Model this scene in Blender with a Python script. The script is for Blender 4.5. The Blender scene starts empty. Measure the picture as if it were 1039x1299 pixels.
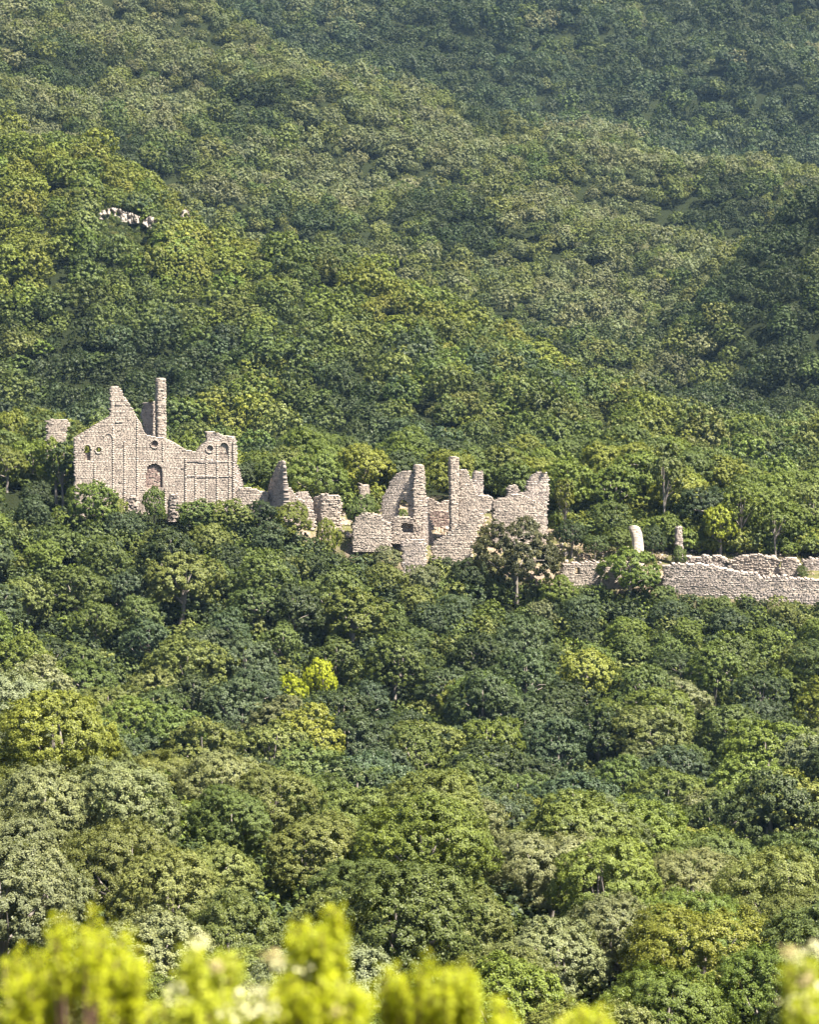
import bpy, math, random
import numpy as np
from mathutils import Vector

scene = bpy.context.scene
COL = scene.collection
R = math.radians

# ------------------------------------------------------------------ camera
F, CU, CV = 3500.0, 519.5, 649.5          # focal length and centre in photo pixels
PITCH = R(-5.5)
cam_d = bpy.data.cameras.new("camera")
cam = bpy.data.objects.new("camera", cam_d)
COL.objects.link(cam)
cam.location = (0, 0, 0)
cam.rotation_euler = (R(90) + PITCH, 0, 0)
cam_d.sensor_fit = 'HORIZONTAL'
cam_d.sensor_width = 24.0
cam_d.lens = F / 1039.0 * 24.0
cam_d.clip_start = 0.1
cam_d.clip_end = 12000
cam_d.dof.use_dof = True
cam_d.dof.focus_distance = 320
cam_d.dof.aperture_fstop = 3.5
scene.camera = cam

# ------------------------------------------------------------------ sky, sun, exposure
SUN_EL = R(60)
SUN_AZ = R(180 - 64)                        # clockwise from +Y (the view direction); the sun stands to the right, behind the camera
sun_dir = Vector((math.sin(SUN_AZ) * math.cos(SUN_EL), math.cos(SUN_AZ) * math.cos(SUN_EL), math.sin(SUN_EL)))
world = bpy.data.worlds.new("World")
scene.world = world
world.use_nodes = True
wn = world.node_tree
bg = wn.nodes["Background"]
sky = wn.nodes.new("ShaderNodeTexSky")
sky.sky_type = 'NISHITA'
sky.sun_disc = False
sky.sun_elevation = SUN_EL
sky.sun_rotation = SUN_AZ
sky.air_density = 1.0
sky.dust_density = 2.0
wn.links.new(sky.outputs[0], bg.inputs[0])
bg.inputs[1].default_value = 0.05
sun_d = bpy.data.lights.new("sun", 'SUN')
sun_d.energy = 5.0
sun_d.angle = R(1.5)
sun_d.color = (1.0, 0.93, 0.82)
sun = bpy.data.objects.new("sun", sun_d)
COL.objects.link(sun)
sun.location = (60, -60, 120)
sun.rotation_euler = sun_dir.to_track_quat('Z', 'Y').to_euler()
vs = scene.view_settings
vs.view_transform = 'Standard'
vs.look = 'None'
vs.exposure = 2.2
vs.gamma = 1.0
vs.use_curve_mapping = False
scene.render.engine = 'CYCLES'
cy = scene.cycles
cy.use_denoising = True
cy.denoiser = 'OPENIMAGEDENOISE'
cy.denoising_input_passes = 'RGB_ALBEDO_NORMAL'
cy.denoising_prefilter = 'ACCURATE'
cy.max_bounces = 6
cy.diffuse_bounces = 2
cy.glossy_bounces = 1
cy.transmission_bounces = 4
cy.transparent_max_bounces = 4
cy.volume_bounces = 0

# ------------------------------------------------------------------ helpers
FWD = np.array([0, math.cos(PITCH), math.sin(PITCH)])
UPV = np.array([0, -math.sin(PITCH), math.cos(PITCH)])

def ray(px, py):
    return FWD + np.array([1.0, 0, 0]) * (px - CU) / F - UPV * (py - CV) / F

def P(px, py, d):
    """the point on a photo pixel's ray that stands d metres ahead"""
    r = ray(px, py)
    return r * (d / r[1])

def Z(v, d):
    """height of row v (centre column) at distance d"""
    e = PITCH - math.atan((v - CV) / F)
    return d * math.tan(e)

def to_px(p):
    p = np.asarray(p, float)
    dep = p @ FWD
    return CU + F * p[..., 0] / dep, CV - F * (p @ UPV) / dep

def mesh_np(name, V, Fq, attr=None, mat=None, smooth=False):
    V = np.asarray(V, np.float32)
    Fq = np.asarray(Fq, np.int32)
    k = Fq.shape[1]
    me = bpy.data.meshes.new(name)
    me.vertices.add(len(V))
    me.vertices.foreach_set("co", V.ravel())
    me.loops.add(Fq.size)
    me.loops.foreach_set("vertex_index", Fq.ravel())
    me.polygons.add(len(Fq))
    me.polygons.foreach_set("loop_start", np.arange(0, Fq.size, k, dtype=np.int32))
    me.polygons.foreach_set("loop_total", np.full(len(Fq), k, np.int32))
    if smooth:
        me.polygons.foreach_set("use_smooth", np.ones(len(Fq), bool))
    me.update(calc_edges=True)
    if attr:
        for n, a in attr.items():
            at = me.attributes.new(n, 'FLOAT', 'POINT')
            at.data.foreach_set("value", np.asarray(a, np.float32))
    if mat:
        me.materials.append(mat)
    return me

def link(name, me, parent=None, loc=None):
    o = bpy.data.objects.new(name, me)
    COL.objects.link(o)
    if parent:
        o.parent = parent
    if loc is not None:
        o.location = loc
    return o

def tag(o, label, cat, group=None):
    o["label"] = label
    o["category"] = cat
    if group:
        o["group"] = group
    return o

# ------------------------------------------------------------------ materials
def new_mat(name):
    m = bpy.data.materials.new(name)
    m.use_nodes = True
    nt = m.node_tree
    nt.nodes.clear()
    out = nt.nodes.new("ShaderNodeOutputMaterial")
    return m, nt, out

def N(nt, typ, **kw):
    n = nt.nodes.new(typ)
    for k, v in kw.items():
        setattr(n, k, v)
    return n

def mixrgb(nt, fac, a, b, blend='MIX'):
    n = nt.nodes.new("ShaderNodeMix")
    n.data_type = 'RGBA'
    n.blend_type = blend
    for sock, v in ((n.inputs[0], fac), (n.inputs[6], a), (n.inputs[7], b)):
        if isinstance(v, bpy.types.NodeSocket):
            nt.links.new(v, sock)
        elif isinstance(v, (int, float)):
            sock.default_value = v
        else:
            sock.default_value = (*v, 1)
    return n.outputs[2]

def ramp(nt, src, stops):
    n = nt.nodes.new("ShaderNodeValToRGB")
    e = n.color_ramp.elements
    while len(e) < len(stops):
        e.new(0.5)
    for i, (p, c) in enumerate(stops):
        e[i].position = p
        e[i].color = (*c, 1) if not isinstance(c, (int, float)) else (c, c, c, 1)
    nt.links.new(src, n.inputs[0])
    return n.outputs[0]

def noise(nt, vec, scale, detail=4, rough=0.6):
    n = nt.nodes.new("ShaderNodeTexNoise")
    n.inputs["Scale"].default_value = scale
    n.inputs["Detail"].default_value = detail
    n.inputs["Roughness"].default_value = rough
    if vec is not None:
        nt.links.new(vec, n.inputs["Vector"])
    return n.outputs[0]

def leaf_material(name, far=False, trans=0.24, spec=0.22):
    m, nt, out = new_mat(name)
    if far:
        at = N(nt, "ShaderNodeAttribute", attribute_type='INSTANCER', attribute_name='tint')
        base = at.outputs["Color"]
    else:
        base = N(nt, "ShaderNodeObjectInfo").outputs["Color"]
    tone = N(nt, "ShaderNodeAttribute", attribute_name='tone').outputs["Fac"]
    k = ramp(nt, tone, [(0.0, (0.62, 0.66, 0.72)), (0.5, (1, 1, 1)), (0.86, (1.28, 1.22, 1.05)), (1.0, (1.9, 1.75, 1.5))])
    c = mixrgb(nt, 1.0, base, k, 'MULTIPLY')
    p = N(nt, "ShaderNodeBsdfPrincipled")
    nt.links.new(c, p.inputs["Base Color"])
    p.inputs["Roughness"].default_value = 0.5
    p.inputs["Specular IOR Level"].default_value = spec
    t = N(nt, "ShaderNodeBsdfTranslucent")
    nt.links.new(mixrgb(nt, 1.0, c, (1.25, 1.3, 0.55), 'MULTIPLY'), t.inputs["Color"])
    mx = N(nt, "ShaderNodeMixShader")
    mx.inputs[0].default_value = trans
    nt.links.new(p.outputs[0], mx.inputs[1])
    nt.links.new(t.outputs[0], mx.inputs[2])
    nt.links.new(mx.outputs[0], out.inputs[0])
    return m

LEAF = leaf_material("leaves")
LEAF_FAR = leaf_material("far_leaves", far=True)
LEAF_SHRUB = leaf_material("shrub_leaves", trans=0.4, spec=0.2)

def stone_material(name, light, mid, dark, stain=0.5, plaster=.6):
    m, nt, out = new_mat(name)
    geo = N(nt, "ShaderNodeNewGeometry")
    tone = N(nt, "ShaderNodeAttribute", attribute_name='tone').outputs["Fac"]
    c = ramp(nt, tone, [(0.0, dark), (0.22, mid), (0.75, light), (1.0, tuple(min(0.8, x * 1.15) for x in light))])
    n1 = noise(nt, geo.outputs["Position"], 0.55, 5, 0.65)
    f1 = ramp(nt, n1, [(0.48, 0.0), (0.72, 1.0)])
    mu = N(nt, "ShaderNodeMath", operation='MULTIPLY')
    nt.links.new(f1, mu.inputs[0])
    mu.inputs[1].default_value = stain
    c = mixrgb(nt, mu.outputs[0], c, tuple(0.55 * x for x in mid))
    mp = N(nt, "ShaderNodeMapping"); mp.inputs["Scale"].default_value = (1.6, 1.6, .16)
    nt.links.new(geo.outputs["Position"], mp.inputs["Vector"])
    streak = ramp(nt, noise(nt, mp.outputs[0], 1.0, 4, .6), [(.55, 0.0), (.75, .55)])
    c = mixrgb(nt, streak, c, tuple(.5 * x for x in mid))
    plast = ramp(nt, noise(nt, geo.outputs["Position"], .8, 6, .7), [(.46, 0.0), (.56, plaster)])
    c = mixrgb(nt, plast, c, tuple(.96 * x for x in light))
    n2 = noise(nt, geo.outputs["Position"], 7, 5, 0.75)
    c = mixrgb(nt, 0.8, c, ramp(nt, n2, [(0.3, 0.72), (0.7, 1.18)]), 'MULTIPLY')
    p = N(nt, "ShaderNodeBsdfPrincipled")
    nt.links.new(c, p.inputs["Base Color"])
    p.inputs["Roughness"].default_value = 0.95
    p.inputs["Specular IOR Level"].default_value = 0.1
    bp = N(nt, "ShaderNodeBump")
    bp.inputs["Strength"].default_value = 0.5
    bp.inputs["Distance"].default_value = 0.05
    nt.links.new(n2, bp.inputs["Height"])
    nt.links.new(bp.outputs[0], p.inputs["Normal"])
    nt.links.new(p.outputs[0], out.inputs[0])
    return m

STONE = stone_material("limestone", (0.38, 0.322, 0.268), (0.25, 0.207, 0.176), (0.09, 0.075, 0.067), .75, .35)
STONE_GREY = stone_material("grey_limestone", (0.37, 0.315, 0.275), (0.23, 0.195, 0.175), (0.08, 0.07, 0.062), 0.7, .3)
STONE_PINK = stone_material("pink_stone", (0.24, 0.175, 0.15), (0.17, 0.125, 0.11), (0.08, 0.06, 0.055), 0.5)
MORTAR = stone_material("mortar", (0.40, 0.335, 0.27), (0.34, 0.28, 0.23), (0.24, 0.195, 0.165), 0.5)
ROCK = stone_material("cliff_rock", (0.27, 0.235, 0.2), (0.2, 0.17, 0.145), (0.1, 0.085, 0.07), 0.6, .3)

def simple_mat(name, col, rough=0.9, nscale=None, col2=None):
    m, nt, out = new_mat(name)
    p = N(nt, "ShaderNodeBsdfPrincipled")
    p.inputs["Roughness"].default_value = rough
    p.inputs["Specular IOR Level"].default_value = 0.15
    if nscale:
        g = N(nt, "ShaderNodeNewGeometry")
        n = noise(nt, g.outputs["Position"], nscale, 4)
        nt.links.new(ramp(nt, n, [(0.3, col), (0.7, col2)]), p.inputs["Base Color"])
    else:
        p.inputs["Base Color"].default_value = (*col, 1)
    nt.links.new(p.outputs[0], out.inputs[0])
    return m

BARK = simple_mat("bark", (0.13, 0.11, 0.09), 0.9, 3.0, (0.26, 0.23, 0.2))
BARK_SHRUB = simple_mat("shrub_bark", (0.13, 0.075, 0.05), 0.9, 20.0, (0.24, 0.16, 0.12))
PETAL = simple_mat("petal", (0.40, 0.40, 0.16), 0.6, 30.0, (0.52, 0.49, 0.30))
PETAL_PINK = simple_mat("seed_head", (0.30, 0.25, 0.10), 0.7, 30.0, (0.40, 0.33, 0.16))

def ground_material():
    m, nt, out = new_mat("hillside_ground")
    g = N(nt, "ShaderNodeNewGeometry")
    bare = N(nt, "ShaderNodeAttribute", attribute_name='bare').outputs["Fac"]
    n1 = noise(nt, g.outputs["Position"], 0.35, 6, 0.65)
    n2 = noise(nt, g.outputs["Position"], 3.0, 5, 0.7)
    litter = ramp(nt, n2, [(0.3, (0.009, 0.012, 0.005)), (0.7, (0.020, 0.025, 0.010))])
    earth = ramp(nt, n2, [(0.25, (0.14, 0.105, 0.075)), (0.5, (0.26, 0.195, 0.15)), (0.75, (0.36, 0.285, 0.23))])
    grass = ramp(nt, n2, [(0.3, (0.06, 0.066, 0.024)), (0.7, (0.13, 0.12, 0.05))])
    eg = mixrgb(nt, ramp(nt, n1, [(0.46, 0.0), (0.58, 1.0)]), grass, earth)
    c = mixrgb(nt, bare, litter, eg)
    p = N(nt, "ShaderNodeBsdfPrincipled")
    nt.links.new(c, p.inputs["Base Color"])
    p.inputs["Roughness"].default_value = 0.97
    p.inputs["Specular IOR Level"].default_value = 0.05
    bp = N(nt, "ShaderNodeBump")
    bp.inputs["Strength"].default_value = 0.8
    bp.inputs["Distance"].default_value = 0.3
    nt.links.new(n2, bp.inputs["Height"])
    nt.links.new(bp.outputs[0], p.inputs["Normal"])
    nt.links.new(p.outputs[0], out.inputs[0])
    return m

# ------------------------------------------------------------------ terrain: one height function for the whole place
# each knot: distance by column, row of the surface by column (or None + height), canopy height to take off
def K(ds, vs_, off=0.0, z=None):
    return (ds, vs_, off, z)

KN = [
    K([(0, 0)], None, 0, [(0, -1.6)]),
    K([(0, 7)], None, 0, [(0, -2.75)]),
    K([(0, 60)], None, 0, [(0, -27)]),
    K([(0, 118)], [(0, 1290)], 6.5),
    K([(0, 172), (260, 166), (520, 160), (1039, 150)], [(-400, 880), (0, 893), (150, 915), (260, 945), (350, 985), (520, 1005), (640, 1020), (780, 1070), (1039, 1110), (1440, 1120)], 6.5),
    K([(0, 222)], None, 6.0, [(-400, -46), (0, -47), (520, -50), (700, -51), (1039, -50.5)]),
    K([(0, 272)], [(0, 915), (260, 930), (520, 960), (780, 985), (1039, 950)], 6.0),
    K([(0, 338)], [(-400, 620), (0, 620), (150, 645), (260, 650), (340, 655), (400, 690), (450, 692), (520, 712), (600, 705), (700, 752), (780, 750), (900, 765), (1039, 762), (1440, 760)], 4.2),
    K([(0, 346)], [(-400, 640), (0, 642), (93, 652), (300, 655), (340, 660), (440, 676), (510, 694), (600, 694), (700, 712), (760, 724), (850, 731), (1039, 738), (1440, 740)], 0),
    K([(0, 353)], [(0, 622), (200, 635), (340, 645), (520, 658), (600, 662), (700, 680), (850, 703), (1039, 710)], 0),
    K([(0, 386)], [(0, 585), (260, 600), (400, 595), (520, 598), (700, 602), (850, 598), (950, 622), (1039, 645)], 0),
    K([(0, 425)], [(0, 605), (1039, 650)], 7.0),
    K([(0, 462)], [(0, 578), (520, 572), (780, 565), (1039, 600)], 6.0),
    K([(0, 640), (260, 610), (520, 570), (780, 530), (1039, 512)], [(-400, 60), (0, 158), (100, 182), (150, 203), (190, 233), (240, 270), (300, 292), (400, 322), (520, 374), (620, 410), (700, 448), (780, 482), (900, 505), (1039, 520), (1440, 540)], 6.0),
    K([(0, 690), (260, 655), (520, 615), (780, 570), (1039, 550)], [(-400, 130), (0, 215), (240, 330), (520, 432), (700, 500), (780, 522), (1039, 560)], 7.0),
    K([(0, 730), (520, 690), (780, 630), (1039, 600)], [(-400, 110), (0, 190), (260, 320), (520, 405), (700, 470), (780, 490), (1039, 535)], 6.0),
    K([(0, 800), (520, 790), (700, 740), (800, 690), (1039, 705)], [(-400, 10), (0, 110), (260, 200), (520, 275), (700, 360), (800, 432), (850, 395), (900, 352), (960, 298), (1000, 268), (1039, 247), (1200, 190), (1440, 150)], 6.0),
    K([(0, 870), (520, 860), (700, 830), (800, 790), (1039, 780)], [(-400, -60), (0, 35), (260, 105), (520, 195), (700, 255), (800, 330), (850, 345), (900, 340), (1039, 290), (1440, 220)], 6.0),
    K([(0, 965)], [(-400, -180), (0, -60), (180, 4), (260, 30), (340, 58), (470, 103), (620, 158), (700, 172), (760, 183), (900, 203), (1010, 232), (1039, 240), (1440, 300)], 6.0),
    K([(0, 1030)], [(-400, -130), (0, -10), (260, 80), (470, 150), (620, 200), (760, 220), (900, 240), (1039, 275), (1440, 330)], 8.0),
    K([(0, 1085)], [(-400, -130), (0, -10), (260, 75), (470, 130), (620, 185), (760, 208), (1039, 262), (1440, 300)], 7.0),
    K([(0, 1450)], [(-400, -200), (0, -170), (520, -130), (1039, -90), (1440, -60)], 7.0),
    K([(0, 1800)], None, 0, [(0, 165)]),
    K([(0, 3200)], None, 0, [(0, 60)]),
]

def _interp_smooth(u, pts, w):
    xs = [p[0] for p in pts]; ys = [p[1] for p in pts]
    return sum(np.interp(u + o, xs, ys) for o in (-w, -w / 2, 0, w / 2, w)) / 5.0

_rs = np.random.RandomState(5)
_WAVES = [(_rs.uniform(0, 6.28), 6.28 / _rs.uniform(45, 170), _rs.uniform(0, 6.28)) for _ in range(9)]

def ground_z(x, y):
    x = np.atleast_1d(np.asarray(x, float)); y = np.atleast_1d(np.asarray(y, float))
    r = np.hypot(x, y)
    az = np.arctan2(x, y)
    ac = np.clip(az, -0.255, 0.255)
    d = r * np.cos(ac)
    u = CU + F * np.tan(ac)
    D = np.empty((len(x), len(KN))); H = np.empty_like(D)
    for k, (ds, vv, off, zz) in enumerate(KN):
        D[:, k] = _interp_smooth(u, ds, 30)
        if zz is not None:
            H[:, k] = _interp_smooth(u, zz, 30) - off
        else:
            v = _interp_smooth(u, vv, 14)
            H[:, k] = D[:, k] * np.tan(PITCH - np.arctan((v - CV) / F)) - off
    h = np.diff(D, axis=1); dl = np.diff(H, axis=1) / h
    m = np.zeros_like(D)
    a, b = dl[:, :-1], dl[:, 1:]
    w1 = 2 * h[:, 1:] + h[:, :-1]; w2 = h[:, 1:] + 2 * h[:, :-1]
    with np.errstate(divide='ignore', invalid='ignore'):
        mm = (w1 + w2) / (w1 / a + w2 / b)
    m[:, 1:-1] = np.where(a * b > 0, mm, 0)
    m[:, 0] = dl[:, 0]; m[:, -1] = dl[:, -1]
    i = np.clip((D <= d[:, None]).sum(1) - 1, 0, len(KN) - 2)
    n = np.arange(len(x))
    hh = h[n, i]; t = np.clip((d - D[n, i]) / hh, 0, 1)
    z = ((2 * t**3 - 3 * t**2 + 1) * H[n, i] + (t**3 - 2 * t**2 + t) * hh * m[n, i]
         + (-2 * t**3 + 3 * t**2) * H[n, i + 1] + (t**3 - t**2) * hh * m[n, i + 1])
    wv = sum(np.sin((np.cos(a_) * x + np.sin(a_) * y) * f_ + p_) for a_, f_, p_ in _WAVES) / 3.0
    amp = np.interp(r, [0, 100, 180, 300, 335, 395, 470, 700, 1000, 3000], [0, 0.5, 1.2, 1.0, 0, 0, 1.2, 4.0, 5.5, 8.0])
    z = z + wv * amp
    s = np.clip((np.abs(az) - 0.35) / 0.75, 0, 1); s = s * s * (3 - 2 * s)
    other = -1.6 + np.where(r < 400, 0.06 * r, 24) * 1.0
    return z * (1 - s) + other * s

def gz(x, y):
    return float(ground_z([x], [y])[0])

def build_ground():
    az = np.concatenate([np.linspace(-math.pi, -0.3, 34)[:-1], np.linspace(-0.3, 0.3, 241), np.linspace(0.3, math.pi, 34)[1:-1]])
    rr = np.concatenate([[1.0, 2, 3.5, 5, 7, 10, 15, 22], np.arange(30, 330, 4.0), np.arange(330, 400, 1.0), np.arange(400, 1100, 6.0), np.arange(1100, 1600, 16.0), [1700, 1800, 2000, 2400, 3000, 3200]])
    A, Rr = np.meshgrid(az, rr)
    x = (np.sin(A) * Rr).ravel(); y = (np.cos(A) * Rr).ravel()
    z = ground_z(x, y)
    V = np.column_stack([x, y, z])
    na, nr = len(az), len(rr)
    i, j = np.meshgrid(np.arange(nr - 1), np.arange(na), indexing='ij')
    j2 = (j + 1) % na
    Fq = np.column_stack([(i * na + j).ravel(), (i * na + j2).ravel(), ((i + 1) * na + j2).ravel(), ((i + 1) * na + j).ravel()])
    # bare earth between and behind the ruins
    u = CU + F * x / np.maximum(y, 1e-3)
    yb = np.interp(u, [300, 480, 560, 700, 850, 1100], [350, 362, 366, 360, 356, 356])
    bare = np.clip((y - 341) / 3, 0, 1) * np.clip((yb - y) / 5, 0, 1) * np.clip((u - 320) / 60, 0, 1) * (y > 0)
    bare = np.maximum(bare, np.clip((25 - Rr.ravel()) / 10, 0, 1) * 0.7)
    me = mesh_np("ground", V, Fq, {"bare": bare}, ground_material(), smooth=True)
    # close the centre
    o = link("ground", me)
    o["kind"] = "structure"
    return o

ground = build_ground()

# ------------------------------------------------------------------ masonry
class Quads:
    def __init__(self):
        self.V = []; self.T = []
    def box(self, c8, tone):
        self.V.append(c8); self.T.append([tone] * 8)
    def mesh(self, name, mat):
        V = np.array(self.V, np.float32).reshape(-1, 3)
        n = len(self.V)
        f = np.array([[0, 1, 5, 4], [1, 2, 6, 5], [2, 3, 7, 6], [3, 0, 4, 7], [4, 5, 6, 7], [3, 2, 1, 0]])
        Fq = (f[None] + np.arange(n)[:, None, None] * 8).reshape(-1, 4)
        return mesh_np(name, V, Fq, {"tone": np.array(self.T).ravel()}, mat)

def scan(polys, z):
    """intervals of row z inside an outline with holes (even-odd)"""
    xs = []
    for poly in polys:
        n = len(poly)
        for i in range(n):
            (x0, z0), (x1, z1) = poly[i], poly[(i + 1) % n]
            if (z0 <= z) != (z1 <= z):
                xs.append(x0 + (z - z0) * (x1 - x0) / (z1 - z0))
    xs.sort()
    return [(xs[i], xs[i + 1]) for i in range(0, len(xs) - 1, 2)]

class Wall:
    """a plane of masonry that passes through column px0 at distance d0 and runs at theta to the picture plane"""
    def __init__(self, px0, d0, theta):
        self.th = R(theta)
        p = P(px0, CV, d0)
        self.o = np.array([p[0], d0])
        self.t = np.array([math.cos(self.th), math.sin(self.th)])
        self.n = np.array([-math.sin(self.th), math.cos(self.th)])   # to the back
    def sz(self, px, py):
        r = ray(px, py)
        # k*(rx,ry) - o parallel to t
        k = (self.o @ self.n) / (r[:2] @ self.n)
        return ((k * r[:2] - self.o) @ self.t, k * r[2])
    def pt(self, s, w, z):
        q = self.o + self.t * s + self.n * w
        return (q[0], q[1], z)

def courses(W, outline, holes, thick, rng, hmin=0.09, hmax=0.2, wmin=0.12, wmax=0.48, rough=0.014, gap=0.009, sd=.2, taper=0.0,
            w0=0.0, ragged=0.1, dark=0.0, miss=0.004, cap=None):
    """stones laid in courses through the whole thickness, and the mortar between them a little back"""
    st, mo = Quads(), Quads()
    polys = [outline] + holes
    z = min(p[1] for p in outline) + 0.01
    z_lo = min(p[1] for p in outline); zt = max(p[1] for p in outline)
    smin, smax = min(p[0] for p in outline), max(p[0] for p in outline)
    while z < zt - 0.05:
        h = min(rng.uniform(hmin, hmax), max(0.08, zt - z))
        zm = z + h * 0.5
        tk = thick * (1 - taper * (zm - z_lo) / (zt - z_lo))
        up = scan([outline], zm + 0.75)
        for a, b in scan(polys, zm):
            if b - a < 0.1:
                continue
            edge_a = not any(abs(hp[0] - a) < 0.9 for hl in holes for hp in hl)
            a2 = a + (rng.uniform(-ragged, ragged) if edge_a else 0)
            b2 = b + rng.uniform(-ragged, ragged) * (1 if edge_a else 0.2)
            mi = rough * .3 + 0.005
            if b2 - a2 > 0.2:
                mo.box([W.pt(s, w0 + w, zz) for zz in (z, z + h) for s, w in ((a2 + .05, mi), (b2 - .05, mi), (b2 - .05, tk - mi), (a2 + .05, tk - mi))], rng.uniform(.3, .9))
            s = a2
            while s < b2 - 0.02:
                w = rng.uniform(wmin, wmax)
                if b2 - s - w < wmin * 0.6:
                    w = b2 - s
                if rng.random() > miss:
                    f0 = rng.uniform(-rough, rough); b0 = rng.uniform(-rough, rough)
                    top = not any(u0 <= s + w / 2 <= u1 for u0, u1 in up)
                    tone = min(1, max(0, rng.gauss(0.6, sd) - (dark + (0.22 if top and rng.random() < .65 else 0))))
                    if rng.random() < 0.06:
                        tone = rng.uniform(0, 0.2)
                    g = gap * rng.uniform(0.5, 1.3)
                    jj = min(.018, rough * .6)
                    j = lambda: rng.uniform(-jj, jj)
                    st.box([W.pt(ss + j(), w0 + ww + j(), zz + j()) for zz in (z + g / 2, z + h - g / 2)
                            for ss, ww in ((s + g / 2, f0), (s + w - g / 2, f0), (s + w - g / 2, tk + b0), (s + g / 2, tk + b0))], tone)
                s += w
        z += h
    return st, mo

def conv(W, pts):
    return [W.sz(*p) for p in pts]

def circle(cx, cy, rx, ry=None, n=14, a0=0, a1=360):
    ry = ry or rx
    return [(cx + rx * math.cos(R(a0 + (a1 - a0) * i / n)), cy - ry * math.sin(R(a0 + (a1 - a0) * i / n))) for i in range(n if a1 - a0 == 360 else n + 1)]

def arch_poly(x0, x1, ytop, ybot, n=8):
    r = (x1 - x0) / 2
    c = (x0 + x1) / 2
    return [(x1, ybot)] + [(c + r * math.cos(R(180 * i / n)), ytop + r - r * math.sin(R(180 * i / n))) for i in range(n + 1)] + [(x0, ybot)]

def put(parent, nm, quads, mat, stuff=True):
    if not quads.V:
        return None
    o = link(nm, quads.mesh(nm, mat), parent)
    if stuff:
        o["kind"] = "stuff"
    return o

def empty_at(name, x, y, z):
    o = bpy.data.objects.new(name, None)
    COL.objects.link(o)
    o.location = (x, y, z)
    o.empty_display_size = 0.5
    return o

def set_parent_keep(o, e):
    """geometry is written in world coordinates; hang it under an Empty at the thing's base"""
    o.parent = e
    o.matrix_parent_inverse = e.matrix_basis.inverted()

def roughen(outl, rng, amp=1.0):
    """break the long upper edges of an outline into uneven short ones"""
    out = []; yb = max(p[1] for p in outl) - 4
    for (a, b) in zip(outl, outl[1:] + outl[:1]):
        out.append(a)
        n = int(math.hypot(b[0] - a[0], b[1] - a[1]) / 2.6)
        if n > 1 and not (a[1] > yb and b[1] > yb):
            steep = abs(b[1] - a[1]) > 2.5 * abs(b[0] - a[0])
            for i in range(1, n):
                t = i / n; e = rng.gauss(0, amp * .7)
                x, y = a[0] + (b[0] - a[0]) * t, a[1] + (b[1] - a[1]) * t
                out.append((x + e * .5, y) if steep else (x, y + e))
    return out

def ruin(name, label, cat, specs, group=None, seed=1):
    """specs: (part name, Wall, outline px, holes px, thickness, material, options)"""
    rng = random.Random(seed)
    allp = []
    parts = []
    for (pn, W, outl, holes, th, mat, opt) in specs:
        o2 = conv(W, roughen(outl, rng, opt.pop('edge', 1.0))); h2 = [conv(W, h) for h in holes]
        st, mo = courses(W, o2, h2, th, rng, **opt)
        allp += [p for b in st.V for p in b]
        parts.append((pn, st, mo, mat))
    A = np.array(allp)
    e = empty_at(name, float(A[:, 0].mean()), float(A[:, 1].mean()), float(A[:, 2].min()))
    tag(e, label, cat, group)
    e["kind"] = "thing"
    for pn, st, mo, mat in parts:
        o = put(None, pn, st, mat)
        set_parent_keep(o, e)
        if mo.V:
            m = put(None, "mortar_bed", mo, MORTAR)
            m.parent = o
    return e

# ---- the church: a high wall seen a little from the left, gable stump, tower pillar and a wall behind
TH = 14
WF = Wall(95, 344, TH)
facade = [(95, 668), (94.5, 555.5), (106, 549), (118, 541), (130, 534), (139.6, 528), (140.2, 508), (140.5, 491), (150, 490.5), (153, 495), (157, 502), (164, 513.5),
          (168, 519), (171.4, 526), (178.6, 537), (181, 544), (184.4, 551), (191, 553.4), (206, 555.4), (213, 557.5), (225, 564), (236, 571), (248, 573), (255, 566), (265, 560),
          (280, 558), (286, 555), (298, 554.5), (298, 668)]
win = arch_poly(106.5, 114.6, 565, 584)
rnd = circle(125, 571, 3.3)
oc1 = circle(196, 563.5, 4.2)
oc2 = circle(266, 569.5, 4.0)
blind = arch_poly(279.3, 288.8, 562, 577)
door = arch_poly(185, 206, 588.5, 619)
church = ruin("church_ruin", "tall roofless church wall of pale stone with pointed gable stump and round windows", "ruin", [
    ("facade", WF, facade, [win, rnd, oc1, oc2, blind, door], 0.95, STONE, dict(rough=0.006, gap=0.007, hmin=0.1, hmax=0.2, wmin=.15, wmax=.55, ragged=0.12, sd=.2, miss=.006, edge=.6)),
], seed=11)
rngc = random.Random(77)
def church_part(name, W, outl, th, mat, holes=(), **opt):
    st, mo = courses(W, conv(W, outl), [conv(W, h) for h in holes], th, rngc, **opt)
    o = put(None, name, st, mat)
    set_parent_keep(o, church)
    if mo.V:
        m = put(None, "mortar_bed", mo, MORTAR); m.parent = o
    return o
# infills set back in their openings
church_part("niche_infill", WF, arch_poly(184.6, 206.4, 588, 619.3), 0.5, STONE_PINK, w0=0.22, rough=0.02, ragged=0.02, hmin=.14, hmax=.2)
church_part("window_infill", WF, [(106.3, 584.3), (106.3, 575), (114.8, 575), (114.8, 584.3)], 0.4, STONE_PINK, w0=0.3, ragged=0.02)
church_part("roundel_infill", WF, circle(196, 563.5, 4.5), 0.4, STONE_PINK, w0=0.14, ragged=0.02)
church_part("roundel_infill", WF, circle(266, 569.5, 4.3), 0.4, STONE_GREY, w0=0.14, ragged=0.02)
church_part("blind_window", WF, arch_poly(279, 289, 561.7, 577.3), 0.4, STONE, w0=0.13, ragged=0.02, dark=0.1)
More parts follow.
